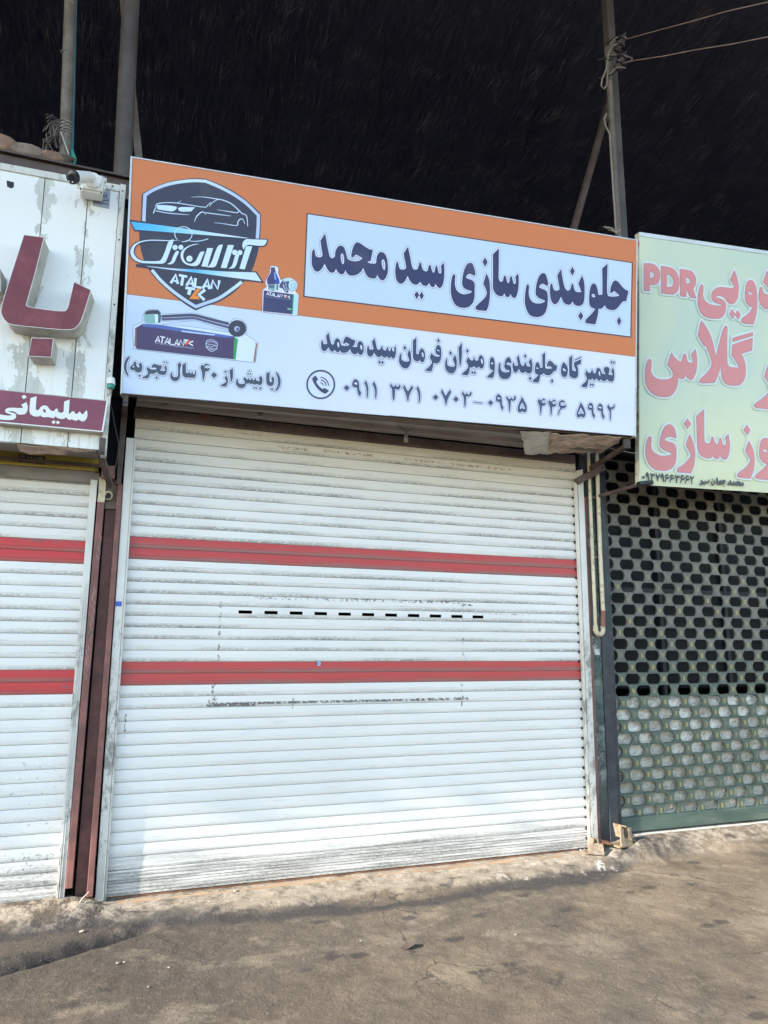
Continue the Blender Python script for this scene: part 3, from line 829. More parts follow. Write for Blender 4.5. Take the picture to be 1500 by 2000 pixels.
trace('d2', 820, 740, 6.818, """208,207* 245,245* 208,287* 170,245* ; 293,135* 320,190 343,225* 365,190 400,140* 415,180* 385,240 362,300 352,345 340,345 332,310 310,240 278,180* ; 478,232* 515,272* 478,312* 442,270* ; 568,165* 585,195 605,208 618,185 628,188 635,205 655,208 668,175 685,180 685,210 665,232 635,238 618,235 612,290 605,370 592,370 585,300 580,250 565,215 552,195* ; 715,303* 832,318* 830,330* 712,315* ; 940,280* 975,320* 940,358* 902,318* ; 1048,205 1078,230 1090,285 1092,340 1112,380* 1098,422* 1078,395 1065,340 1055,310 1025,305 1008,280 1012,240 1028,212 ; 1045,247 1065,258 1060,272 1035,268 1030,257 ; 1158,230* 1175,258 1195,270 1208,245 1218,250 1225,265 1245,268 1258,228 1275,235 1275,268 1258,290 1228,295 1210,292 1205,350 1198,430 1185,430 1178,360 1172,310 1155,275 1142,250* ; 1355,235* 1385,290 1415,350 1422,400 1410,440 1385,448 1360,430* 1340,447 1310,440 1298,410 1305,360 1325,310 1340,280 ; 1358,315* 1385,360 1395,395 1385,402 1370,395 1360,378* 1350,395 1335,402 1328,385 1340,350""")
trace('d3', 1030, 760, 7.143, """165,135* 180,158 200,150 215,132 240,140 250,160 225,158 205,168 200,185 220,195 255,190* 245,220 222,235 200,240 195,290 188,350 177,348 172,300 165,240 150,205 140,165* ; 311,149* 326,172 346,164 361,146 386,154 396,174 371,172 351,182 346,199 366,209 401,204* 391,234 368,249 346,254 341,304 334,364 323,362 318,314 311,254 296,219 286,179* ; 480,155 510,165 525,195* 495,185 465,190 458,210 475,232 510,230 540,215* 535,250 505,270 475,275 450,310 435,362 425,355 430,310 455,265 440,240 433,205 450,170 ; 740,180* 775,240 800,300 808,345 798,385 770,397 745,380* 722,397 695,390 683,355 692,310 715,250 ; 742,258* 768,305 782,335 775,348 758,345 745,325* 735,345 715,350 708,335 722,300 ; 878,190 908,215 918,270 920,330 942,365* 928,412* 905,380 892,330 885,295 855,290 838,265 845,225 860,198 ; 870,232 895,245 890,260 865,255 855,243 ; 1012,202 1042,227 1052,282 1054,342 1076,377* 1062,424* 1039,392 1026,342 1019,307 989,302 972,277 979,237 994,210 ; 1004,244 1029,257 1024,272 999,267 989,255 ; 1130,215* 1150,250 1175,252 1195,240 1205,215 1218,225 1210,260 1185,285 1168,285 1165,340 1160,430 1150,432 1145,370 1140,310 1120,280 1107,240*""")
trace('handset', 590, 710, 6.25, "125,180 165,147* 195,195* 175,215 178,240 200,270 230,300 255,310 270,297* 328,330* 290,367 270,365 225,340 180,295 145,245 128,205")
trace('pdr', 1240, 480, 5.769, """95,205* 180,208 235,235 270,290 275,345 262,400 235,435 160,442* 160,512* 97,505* ; 160,290* 195,300 212,330 205,358 185,367 160,365* ; 290,235* 380,248 440,280 478,340 490,400 485,470 465,520 420,548 380,545 292,533* ; 352,320* 390,335 420,370 430,410 422,450 400,470 352,470* ; 503,270* 590,280 640,300 672,350 682,400 670,450 648,492* 682,592* 620,585* 585,505* 570,503* 570,575* 508,568* ; 565,357* 590,360 615,385 618,410 605,430 567,433*""")
trace('dooyi', 1240, 480, 5.769, """1115,283* 1145,370 1160,450 1158,530 1145,600 1110,648 1065,652 1035,632 1005,590 960,565 920,563 895,575* 930,595 985,615 1010,645 1017,690 1005,760 965,810 880,820 800,805 740,760 708,680 705,590 715,510 740,445 758,450 762,500 758,560 780,620 830,660 900,680 960,680 987,665* 930,650 880,628 858,590 865,530 900,490 960,472 1040,480 1110,487* 1105,450 1070,383* 1090,330 ; 1088,720* 1119,775* 1095,822* 1060,768* ; 1150,733* 1183,780* 1158,830* 1123,778* ; 1295,393 1330,410 1355,470 1368,560 1368,680 1355,790 1328,885* 1260,880 1210,870 1193,845 1205,820 1270,770 1330,692* 1290,685 1255,650 1235,600 1237,520 1250,440 1270,403 ; 1275,515 1305,530 1325,553 1295,557 1270,540 ; 1480,290* 1520,360 1555,460 1575,570 1565,660 1540,705 1500,715 1450,705 1405,650 1390,580 1397,510 1412,470 1428,480 1440,530 1480,555 1530,545* 1500,480 1440,410*""")
trace('gelas', 1240, 600, 5.769, """675,478* 690,560 692,640 680,730 650,800 625,818 590,800 562,765* 545,800 515,805 478,790* 470,880 440,950 390,1000 310,1010 220,990 150,930 115,850 110,760 120,660 150,595 175,600 178,650 172,720 200,780 260,815 340,820 400,805 425,770 415,720 362,650* 380,590 408,518* 440,570 500,618 525,600 540,540 555,527 570,545 580,600 605,630 645,625 645,590 630,530* ; 742,165 770,190 830,290 870,400 905,572* 940,430 985,270 1015,215 1032,240 1030,400 1032,600 1045,660 1080,682 1165,688* 1150,640 1085,540* 1092,430* 1200,390 1318,352* 1312,488* 1192,522* 1230,620 1240,720 1225,810 1180,870 1130,882 1050,875 1000,845 972,780 962,650* 930,760 890,850* 740,852 725,830 740,805 800,750 850,680 860,640 845,560 790,428 775,442* 705,322* 720,240 ; 1098,350* 1322,288* 1320,320* 1095,392* ; 1497,650* 1530,720 1560,850 1560,1000 1520,1150* 1420,1140 1352,1130 1340,1105 1360,1080 1430,1030 1500,960 1510,900 1490,840 1453,785* 1470,720""")
trace('vazsazi', 1240, 770, 5.769, """385,345 425,370 450,430 458,495* 420,480 370,478 335,495 328,520 370,540 430,560 455,610 458,680 450,760 420,820 360,855 290,858 210,840 150,780 120,700 115,640 125,550 150,485 172,485 178,520 172,580 190,640 240,680 300,700 380,692 418,675* 380,650 310,620 280,580 275,530 290,460 320,390 350,355 ; 610,460* 650,550 668,640 668,720 650,820 620,890* 540,880 480,878 470,855 490,830 560,780 610,720 625,690 605,640 570,580* 585,520 ; 585,280* 625,335* 585,390* 547,332* ; 770,175* 770,350 772,500 785,545 820,560 845,540 860,490 875,490 890,540 915,570 935,550 950,495 965,510 980,560 1005,582 1022,560 1022,520 1012,493* 1045,455* 1060,560 1055,640 1035,710 1005,735 975,720 950,685* 935,720 905,725 880,705 865,685* 845,718 790,715 740,690 710,640 698,560 692,400 688,250* ; 1278,530* 1320,620 1337,710 1335,800 1320,880 1290,947* 1220,942 1160,932 1148,910 1170,880 1240,830 1285,770 1295,740 1275,700 1240,645* 1255,580 ; 1255,352* 1292,405* 1258,457* 1218,403* ; 1450,500 1500,510 1535,580 1550,700 1545,830 1500,963* 1430,958 1365,948 1350,925 1375,895 1440,840 1490,788* 1450,775 1415,740 1395,680 1400,600 1415,530 ; 1445,618 1475,625 1488,650 1455,655 1432,635""")
trace('jahan', 1240, 910, 6.5217, """935,170* 945,195 935,215 915,222 870,222* 858,235 840,242* 815,240 838,218 845,205 835,195 842,180 860,200 880,200 885,185 892,202 905,203 910,188 918,203 928,200 ; 872,228* 879,235* 872,242* 865,235* ; 886,229* 893,236* 886,243* 880,236* ; 1000,178* 1012,205 1007,235 987,250 970,240 962,215 970,195 977,222 990,230 1000,215 992,195 ; 980,166* 988,174* 980,182* 972,174* ; 1045,145* 1050,180 1055,205 1064,208 1073,190 1085,182 1100,197 1112,180 1130,178 1155,198* 1140,215 1125,235 1100,232 1085,242 1068,245 1058,235 1040,232 1030,215 1030,165* ; 1085,200 1091,212 1084,222 1078,212 ; 1128,246* 1136,255* 1128,264* 1120,255*""")
trace('soleymani', 0, 760, 6.818, """1155,280* 1165,320 1160,370 1140,410 1105,430 1070,420 1045,403* 1020,420 985,415 955,400* 930,410 895,395 880,372* 850,395 800,395 755,378 740,360* 715,385 680,380 645,372 600,375 560,370 540,350* 510,365 460,362 420,345 395,310 393,250 405,120* 488,95* 480,200 478,270 495,280 520,270 540,240 580,218 625,225 655,260 680,285 720,290 745,260 768,268 775,300 810,315 845,300 850,240 855,165* 928,140* 922,230 918,320 935,325 955,300 985,298 1000,325 1030,330 1048,305 1068,305 1085,330 1112,330 1125,310 ; 590,265 610,290 605,315 585,305 572,285 ; 715,415* 744,440* 710,468* 685,438* ; 770,420* 800,445* 768,470* 745,443* ; 350,170* 368,230 362,290 335,330 285,340 235,335 205,308 170,295 105,295* 150,312 195,322 215,352 205,390 160,410 80,412 0,402 -60,370 -80,320 -60,300 -40,318 0,335 60,348 130,352 165,345* 130,332 85,315 68,292 80,265 110,252 170,248 240,252 305,252* 298,228 278,210* 310,195 ; 320,75* 358,105* 318,135* 285,103*""")

# ------------------------------------------------------------------ main shop sign
def lin(r, g, b):
    f = lambda c: (c / 255) / 12.92 if c / 255 <= .04045 else (((c / 255) + .055) / 1.055) ** 2.4
    return (f(r), f(g), f(b))


NAVY = (.030, .034, .115)
SLATE = (.036, .056, .13)
HALO = (.62, .68, .86)
LINE = (.13, .19, .28)
SKYW = (.49, .62, .86)
LILW = (.63, .69, .86)
ORANGE = (.56, .175, .062)
DARKEDGE = (.045, .028, .06)

SIGN = Plane((-.124, -.409, 3.187), (math.cos(-.096), math.sin(-.096), 0), (0, -math.sin(.093), math.cos(.093)))
SP = SIGN.uv
sign_root = thing('shop_sign', (1.75, -.55, 3.187), 'long orange and pale blue shop sign with a car shield emblem over the middle shutter', 'shop sign')


def quad_px(mb, pl, pts, lift, depth, mi=0):
    p3 = [pl.at(*pl.uv(*p), lift) for p in pts]
    mb.prism(p3, pl.n * -depth, mi)


# face panel: white printed vinyl, orange upper field
TL, TR, BR, BL = (259, 309), (1242.5, 470.5), (1239.5, 851), (239, 767.5)
mb = MB()
quad_px(mb, SIGN, [BL, BR, TR, TL], 0.0, .02)
for i in range(len(mb.v)): mb.c[i] = LILW
face = mb.build('face_panel', M['print'], sign_root)
pr = Print(SIGN)
pr.shape([[(259, 309, 1), (1242.5, 470.5, 1), (1240.6, 697, 1), (590.9, 617.6, 1), (247.7, 575, 1)]], ORANGE, .0008)
pr.shape([[(247.7, 573.2, 1), (590.9, 616.2, 1), (1240.6, 695.4, 1), (1240.6, 696.2, 1), (590.9, 617.4, 1), (247.7, 574.6, 1)]], (.33, .15, .1), .0011)
# faint bluer tone of the lower field on the left
pr.shape([[(247.7, 575, 1), (590.9, 617.6, 1), (900, 656, 1), (760, 812, 1), (239, 767, 1)]], lambda u, v: tuple(SKYW[i] + (LILW[i] - SKYW[i]) * min(1, max(0, u / 2.6 + (.9 - v) * .3)) for i in range(3)), .0004)
pr.build('orange_field', sign_root)
pr = Print(SIGN)
box = [(599, 416.3, 1), (1236, 512.4, 1), (1232.8, 659.7, 1), (592.2, 580, 1)]
pr.shape([box], DARKEDGE, .0016)
pr.shape([[(601.2, 418.7, 1), (1233.6, 514.1, 1), (1230.6, 657.1, 1), (594.8, 578, 1)]], SKYW, .0022)
pr.build('title_box', sign_root)


def lettering(name, parent, items, col, base, plane=SIGN, o1=.0078, o2=.0105, halo=HALO, line=LINE):
    p = Print(plane)
    for k, c in enumerate(items):
        j = k * .00004
        if line: p.shape(c, line, base + j, o2)
        p.shape(c, halo, base + .0007 + j, o1)
        p.shape(c, col, base + .0014 + j)
    return p.build(name, parent)


def split_groups(contours):
    """holes stay with the outline that holds them; each outline becomes its own group"""
    groups = []
    polys = [[(q[0], q[1]) for q in c] for c in contours]
    outer = [i for i, c in enumerate(polys) if not any(j != i and winding(np.array([c[0]]), [polys[j]])[0] for j in range(len(polys)))]
    for i in outer:
        g = [contours[i]]
        for j, c in enumerate(polys):
            if j not in outer and winding(np.array([c[0]]), [polys[i]])[0]: g.append(contours[j])
        groups.append(g)
    return groups


lettering('title_lettering', sign_root, [G['mohammad'], G['seyed'], G['sazi'], G['bandi'], G['jolo']], NAVY, .0030)
A = affine3([(634.9, 456.4), (747.9, 548.0), (618.7, 531.0)], [(641.7, 649.7), (704.8, 693.8), (632.6, 686.3)])
Bm = affine3([(796.8, 482), (858, 563), (782.8, 554.6)], [(731.5, 660.9), (767.4, 700.7), (722.9, 696.9)])
Cm = affine3([(1186, 515.2), (1160.8, 634), (1046.4, 619.7)], [(1064.5, 688.2), (1050.5, 747.5), (985.2, 740.7)])
lettering('service_lettering', sign_root, [mapped(G['mohammad'], A), mapped(G['seyed'], Bm), G['farman'], G['mizan'], mapped(G['bandi'] + G['jolo'], Cm), G['tamirgah']], SLATE, .0030, o1=.0066, o2=.0092)
lettering('slogan_lettering', sign_root, [G['tajrobe'], G['babish']], (.05, .075, .13), .0030, o1=.0058, o2=.0082)
_d1, _d3 = split_groups(G['d1']), split_groups(G['d3'])
for dg in (_d1[:4], _d1[4:], split_groups(G['d2']), _d3[:3], _d3[3:]):
    lettering('phone_number', sign_root, [[c for g in dg for c in g]], (.055, .07, .16), .0030, o1=.0062, o2=.0085)

# phone icon
pr = Print(SIGN)
cx, cy, rr = 626.3, 751, 27.2
def ring_px(cx, cy, rx, ry, n=40): return [(cx + rx * math.cos(2 * math.pi * i / n), cy + ry * math.sin(2 * math.pi * i / n), 1) for i in range(n)]
pr.shape([ring_px(cx, cy, 28.3, 28.6), ring_px(cx, cy, 25.2, 25.5)], SLATE, .003)
pr.shape(G['handset'], SLATE, .003)
for pts in ([(225, 165), (275, 185), (310, 225), (325, 272)], [(228, 200), (262, 215), (285, 243), (292, 272)], [(225, 232), (245, 245), (257, 267)]):
    pr.stroke([(590 + a / 6.25, 710 + b / 6.25) for a, b in pts], 1.9, SLATE, .003)
pr.build('phone_icon', sign_root)

# shield emblem
E = lambda pts: [(250 + p[0] / 5.357, 420 + p[1] / 5.357) + ((p[2],) if len(p) > 2 else ()) for p in pts]
EU = lambda pts: [(250 + p[0] / 5.357, 340 + p[1] / 5.357) + ((p[2],) if len(p) > 2 else ()) for p in pts]
def EP(block, up=False): return parse(block, 250, 340 if up else 420, 5.357)
EDK = (.036, .040, .075)
EW = (.56, .72, .95)
LAV = (.36, .44, .80)
BLU = (.06, .42, .92)
em = Print(SIGN)
shield = EP("145,-219* 250,-279 400,-339 560,-371 700,-384 810,-379* 950,-324 1100,-249 1250,-144 1390,-14* 1385,200 1370,330 1340,460 1290,590 1220,690 1120,800 960,905 800,960 708,1000* 600,935 450,820 320,700 215,570 160,450 128,330 118,190 133,70")
em.shape(shield, EDK, .0016)
def rimcol(u, v): return tuple(EW[i] + (LAV[i] - EW[i]) * (.5 + .5 * math.sin(u * 9 + v * 5)) * .7 for i in range(3))
em.stroke(E([(165, 66), (170, -60), (178, -203)]), 6.6, rimcol, .0021, smooth=False)
em.stroke(E([(167, -200), (270, -264), (410, -317), (560, -347), (700, -358), (812, -352)]), 6.3, rimcol, .00214)
em.stroke(E([(800, -357), (940, -300), (1090, -222), (1235, -122), (1370, 10)]), 6.3, rimcol, .00218)
em.stroke(E([(1364, -12), (1362, 120), (1352, 248)]), 6.3, rimcol, .00222, smooth=False)
em.stroke(E([(250, 575), (340, 682), (460, 790), (600, 892), (716, 964)]), 6.3, rimcol, .0021)
em.stroke(E([(700, 964), (800, 927), (950, 872), (1090, 778), (1190, 700)]), 6.3, rimcol, .00214)
for pts, w, tp in (
        ([(295, 362), (293, 330), (320, 308), (430, 300), (520, 306), (640, 324), (800, 348), (832, 328), (866, 295)], 1.6, (1, .6)),
        ([(515, 303), (560, 280)], 1.2, (1, .4)),
        ([(662, 243), (760, 240), (850, 249), (930, 263), (1000, 276), (1080, 312), (1150, 372), (1195, 415), (1240, 440), (1252, 548)], 2.0, (.3, .7)),
        ([(850, 342), (880, 302), (935, 268)], 1.4, (.5, 1)),
        ([(928, 373), (1050, 393), (1140, 405), (1162, 385)], 1.6, (.3, 1)),
        ([(285, 360), (265, 412)], 2.2, (.6, 1)),
        ([(288, 385), (420, 410), (640, 428)], 1.7, (1, .3)),
        ([(695, 500), (715, 450), (760, 405), (790, 400), (816, 425)], 2.0, (.4, .5)),
        ([(812, 405), (850, 411), (960, 425), (1076, 440)], 1.7, (1, .5)),
        ([(903, 511), (1000, 521), (1135, 540), (1150, 500), (1180, 470), (1208, 486), (1219, 522)], 1.7, (.4, .5))):
    em.stroke(EU(pts), w, EW, .0026, taper=tp)
em.separate(EP("303,325* 400,328 490,340 512,355 472,390 400,385 310,370* ; 523,360* 560,347 702,350* 660,393* 560,393 530,380*", True), EW, .0026)


def grad(u0, u1, stops):
    def f(u, v):
        k = min(.9999, max(0, (u - u0) / (u1 - u0))) * (len(stops) - 1)
        i = int(k); t = k - i
        return tuple(stops[i][a] * (1 - t) + stops[i + 1][a] * t for a in range(3))
    return f


def band(top, bot, stops, lift):
    """tapering band cut in strips so the printed colour runs smoothly along it"""
    t = [SP(*p) for p in E(smooth_open(top, 6))]; b = [SP(*p) for p in E(smooth_open(bot, 6))]
    u0, u1 = t[0][0], t[-1][0]; g = grad(min(u0, u1), max(u0, u1), stops)
    V = []
    for p, q in zip(t, b): V += [p, q]
    n = em.mb.add([SIGN.at(u, v, lift) for u, v in V], [(2 * i, 2 * i + 1, 2 * i + 3, 2 * i + 2) for i in range(len(t) - 1)])
    for i, (u, v) in enumerate(V): em.mb.c[n + i] = g(u, v)


em.shape(EP("14,50* 500,112 800,160 1250,224 1330,252* 900,240 480,206 66,172*"), EDK, .0030)
band([(30, 72), (300, 104), (600, 145), (950, 196), (1285, 246)], [(75, 155), (320, 174), (600, 195), (950, 222), (1285, 249)], [BLU, (.10, .50, .95), (.35, .66, .96), EW, EW], .0036)
em.shape(EP("82,515* 300,520 700,556 1000,580 1345,590* 1425,712* 1000,668 700,630 400,588 84,545*"), EDK, .0030)
band([(200, 536), (460, 560), (720, 572), (1000, 592), (1333, 603)], [(200, 540), (460, 576), (720, 606), (1010, 646), (1395, 696)], [EW, EW, BLU, (.3, .62, .95), EW, EW], .0036)
circ = [(580 + 90 * math.cos(a * .3307), 203 + 78 * math.sin(a * .3307)) for a in range(20)]
em.stroke(E(circ), 1.5, EW, .0039)
em.stroke(E([(600, 268), (700, 278), (780, 268), (840, 250)]), 1.6, EW, .0039, taper=(.5, 1))
logo = "480,258* 440,268 415,300 385,390 345,470 300,485 180,485 115,468 75,430 58,385 80,325 140,288 240,272 400,275 560,270* 400,266 240,262 130,278 55,320 26,385 45,450 105,492 180,507 330,512 370,508 400,480 440,380 465,310 ; 525,380 500,385 470,440 450,490 410,515* 450,518 485,495 510,440 532,395* ; 750,305* 680,310 600,345 553,400 560,470 610,520 700,537 745,515 770,460 800,385* 760,390 735,430 710,480 680,505 640,512 600,490 578,440 590,380 650,330 ; 830,348* 890,350* 830,545* 768,540* ; 990,312* 950,320 920,370 880,480 850,530 820,548* 890,550 920,530 950,450 985,340 ; 1045,315* 1108,318* 1030,558* 970,555* ; 1165,410* 1125,420 1105,480 1085,535 1050,562* 1100,560 1130,530 1150,470 ; 1235,330* 1300,330* 1220,572* 1165,565* ; 1210,368* 1195,320 1210,275 1245,255 1320,258 1455,262* 1435,310 1400,325 1340,322 1270,315 1230,330"
LG = EP(logo)
dots = [E([(cx + rx * math.cos(a * .628), cy + rx * math.sin(a * .628), 0) for a in range(10)]) for cx, cy, rx in ((492, 342, 27), (553, 341, 26), (643, 460, 32), (1117, 394, 28), (1171, 396, 26))]
for k, c in enumerate(LG + dots):
    em.shape([c], EDK, .0041 + k * .00003, .0068)
for k, c in enumerate(LG + dots):
    em.shape([c], EW, .0048 + k * .00003)
AT = [([(448, 716), (500, 625), (522, 722)], 4.4), ([(478, 692), (516, 696)], 3.0), ([(532, 630), (620, 648)], 3.8), ([(577, 640), (560, 740)], 4.4),
      ([(612, 742), (662, 652), (684, 750)], 4.4), ([(640, 718), (676, 722)], 3.0), ([(706, 662), (700, 752), (768, 762)], 4.2),
      ([(782, 772), (832, 676), (852, 778)], 4.4), ([(808, 746), (846, 750)], 3.0), ([(868, 772), (885, 686), (938, 776), (956, 686)], 4.2)]
TK = [([(600, 764), (702, 776)], 4.4, EW), ([(652, 770), (634, 836)], 5.4, EW), ([(806, 784), (742, 836), (800, 892)], 5.0, EW)]
TKA = "722,770* 768,775* 706,846* 738,848* 750,885* 640,880*"


def wordmark(prn, fn, lift, k, colw, colo):
    for i, (pts, w) in enumerate(AT): prn.stroke([fn(p) for p in E(pts)], w * k, colw, lift + i * .00002, smooth=False)
    for i, (pts, w, c) in enumerate(TK): prn.stroke([fn(p) for p in E(pts)], w * k, colw, lift + .0003 + i * .00002, smooth=False)
    prn.shape(mapped(EP(TKA), fn), colo, lift + .0006)


wordmark(em, lambda p: p, .0040, 1.25, EW, (.75, .24, .05))
em.build('shield_emblem', sign_root)

# printed picture: long box with a stabiliser link lying on it
bx = Print(SIGN)
def BP(block): return parse(block, 250, 590, 5.5556)
BO = lambda pts: [(250 + a / 5.5556, 590 + b / 5.5556) for a, b in pts]
outl = BP("50,280 75,245* 160,215* 160,150 210,85 320,80 380,125 560,120 740,120 900,165 1080,215 1150,180 1230,190 1290,260 1280,350* 1420,440* 1380,660* 1100,630 600,575 100,515 60,480")
bx.shape(outl, LINE, .0016)
bx.shape(outl, (.60, .72, .93), .0020, -.0030)
bx.shape(BP("360,242 560,215 740,205 900,255 1060,300 1082,330 900,300 600,262"), LINE, .0024)
bx.shape(BP("372,240 560,219 740,209 900,259 1056,304 1072,325 900,296 600,258"), SKYW, .0027)
bx.shape(BP("78,285* 160,237* 330,245* 1160,375* 1145,622* 600,565* 95,508* 70,470*"), (.060, .042, .125), .0030)
bx.shape(BP("160,238* 330,246* 1160,376* 1085,390* 600,330* 350,288* 150,264*"), (.075, .13, .42), .0033)
bx.shape(BP("580,310* 700,325* 940,352* 940,364* 690,338* 580,322*"), (.5, .6, .85), .0036)
bx.shape(BP("1150,380* 1192,402* 1166,628* 1143,622*"), (.03, .30, .10), .0034)
bx.shape(BP("1376,438* 1404,450* 1376,650* 1360,645* 1386,456*"), (.32, .13, .10), .0034)
bx.shape(BP("76,288* 92,282* 92,480* 76,478*"), (.3, .14, .08), .0034)
bx.shape(BP("174,142* 350,125* 372,150* 350,226* 260,236* 180,228*"), (.22, .42, .46), .0038)
bx.shape(BP("290,130* 326,127* 326,226* 296,230*"), (.62, .78, .82), .0041)
bx.shape(BP("326,127* 360,140* 352,222* 326,226*"), (.07, .12, .22), .0041)
bx.shape(BP("178,137* 212,95 320,90 357,130* 330,138* 270,128*"), (.045, .042, .08), .0042)
bx.stroke(BO([(362, 180), (560, 170), (720, 165), (860, 200), (1095, 265)]), 14.5, (.42, .52, .72), .0037)
bx.stroke(BO([(366, 158), (560, 148), (725, 147), (880, 186), (1095, 240)]), 5.6, (.06, .06, .12), .0044)
bx.stroke(BO([(366, 190), (560, 182), (720, 178), (850, 212), (1095, 278)]), 4.6, (.08, .08, .20), .0044)
bx.shape([BP("")] if False else [[(250 + (1185 + 97 * math.cos(a * .314)) / 5.5556, 590 + (288 + 90 * math.sin(a * .314)) / 5.5556, 0) for a in range(20)]], (.042, .045, .085), .0047)
bx.shape([[(250 + (1183 + 30 * math.cos(a * .628)) / 5.5556, 590 + (293 + 30 * math.sin(a * .628)) / 5.5556, 0) for a in range(10)]], (.40, .47, .68), .0050)
bx.shape([[(250 + (1190 + 18 * math.cos(a * .628)) / 5.5556, 590 + (298 + 20 * math.sin(a * .628)) / 5.5556, 0) for a in range(10)]], (.09, .12, .28), .0053)
fa = affine3([(333.6, 553.6), (429, 564.5), (369.5, 587)], [(303.5, 668), (360.5, 675), (325, 690)])
for i, (pts, w) in enumerate(AT): bx.stroke([fa(p) for p in E(pts)], 2.3, (.72, .76, .9), .0040 + i * .00002, smooth=False)
for pts, w, c in (([(606, 412), (660, 418)], 2.6, 0), ([(636, 415), (622, 455)], 3, 0), ([(706, 425), (660, 448), (704, 475)], 3, 0)):
    bx.stroke(BO(pts), w, (.72, .76, .9), .0042, smooth=False)
bx.shape(BP("650,414* 684,420* 640,468* 612,464*"), (.62, .10, .04), .0046)
mini = affine3([(250, 420), (530, 420), (250, 620)], [(400, 669.3), (427.5, 671.2), (399, 688)])
ms = mapped(shield, mini)
bx.shape(ms, (.5, .56, .8), .0040)
bx.shape(ms, (.060, .046, .14), .0043, -.0042)
for pts in ([(250, -60), (600, -130), (1000, -120), (1240, 40)], [(30, 110), (600, 170), (1290, 247)], [(200, 480), (500, 330), (700, 480), (900, 330), (1250, 300)], [(84, 530), (700, 600), (1395, 650)], [(480, 700), (950, 760)]):
    bx.stroke([mini(p) for p in E(pts)], 1.1, (.5, .56, .8), .0046, smooth=False)
bx.build('printed_link_box', sign_root)

# printed picture: small box with ball joints
bt = Print(SIGN)
def TP(block): return parse(block, 500, 510, 15)
TO = lambda pts: [(500 + a / 15, 510 + b / 15) for a, b in pts]
out = TP("430,140 540,145 625,165 665,240 650,330 690,450 730,555* 900,485 1050,505 1195,615 1215,760 1155,880* 1258,985* 1218,1612* 700,1560 172,1492* 188,840* 305,745 268,660 298,530 385,360 402,250")
bt.shape(out, (.16, .1, .14), .0012, .0012)
bt.shape(out, (.68, .72, .92), .0016, -.0018)
bt.shape(TP("225,860* 1062,972* 1038,1560* 200,1472*"), (.040, .044, .14), .0022)
bt.shape(TP("1062,972* 1112,985* 1075,1572* 1036,1562*"), (.02, .25, .16), .0024)
bt.shape(TP("1112,985* 1235,995* 1205,1595* 1075,1572*"), (.45, .66, .85), .0022)
bt.shape(TP("915,1370* 1040,1385* 1036,1445* 915,1430*"), (.03, .28, .18), .0026)
bt.shape(TP("925,1388* 1028,1398* 1028,1432* 925,1420*"), (.25, .5, .35), .0029)
bt.shape(TP("435,185* 545,185* 572,290 605,390 680,560 690,670* 330,682* 328,520 415,360 432,290"), (.052, .040, .16), .0026)
bt.shape(TP("565,330 620,420 676,560 684,650* 560,660 540,540 530,380"), (.03, .075, .38), .0029)
bt.shape(TP("535,340* 570,332 560,420 592,545* 548,545* 530,430"), (.22, .42, .75), .0032)
bt.shape(TP("440,185* 545,185* 570,290* 432,300*"), (.065, .06, .13), .0032)
bt.shape(TP("350,690* 650,680* 645,850* 500,872* 368,840*"), (.09, .17, .22), .0029)
bt.shape(TP("545,690* 600,688* 592,855* 535,862*"), (.42, .66, .75), .0032)
bt.shape(TP("380,800* 520,815* 520,842* 390,830*"), (.42, .62, .68), .0032)
bt.shape(TP("690,690* 760,590 830,545 960,560 950,880 900,940* 830,880 760,800 680,780*"), (.075, .07, .17), .0026)
bt.shape(TP("800,620 850,520 980,510 960,590 880,600"), (.45, .66, .75), .0030)
bt.stroke(TO([(805, 680), (820, 780), (900, 890)]), 1.8, (.4, .6, .7), .0032)
bt.stroke(TO([(870, 640), (890, 780), (960, 880)]), 1.6, (.3, .45, .55), .0032)
bt.shape([[(500 + (1060 + 122 * math.cos(a * .314)) / 15, 510 + (722 + 166 * math.sin(a * .314)) / 15, 0) for a in range(20)]], (.10, .19, .26), .0034)
bt.shape([[(500 + (1062 + 110 * math.cos(a * .314)) / 15, 510 + (720 + 154 * math.sin(a * .314)) / 15, 0) for a in range(20)]], (.46, .68, .80), .0037)
bt.shape([[(500 + (1080 + 55 * math.cos(a * .4)) / 15, 510 + (735 + 70 * math.sin(a * .4)) / 15, 0) for a in range(16)], [(500 + (1080 + 42 * math.cos(a * .4)) / 15, 510 + (735 + 55 * math.sin(a * .4)) / 15, 0) for a in range(16)]], (.22, .36, .46), .0040)
fb = affine3([(333.6, 553.6), (429, 564.5), (369.5, 587)], [(520.3, 576.3), (551.5, 580.8), (532, 589)])
for i, (pts, w) in enumerate(AT): bt.stroke([fb(p) for p in E(pts)], 1.4, (.72, .76, .9), .0028 + i * .00002, smooth=False)
for pts in ([(815, 1008), (900, 1018)], [(860, 1015), (840, 1075)], [(1000, 1020), (940, 1055), (1000, 1105)]):
    bt.stroke(TO(pts), 1.7, (.72, .76, .9), .003, smooth=False)
bt.shape(TP("900,1010* 950,1016* 900,1095* 860,1090*"), (.6, .08, .05), .0034)
bt.build('printed_joint_box', sign_root)


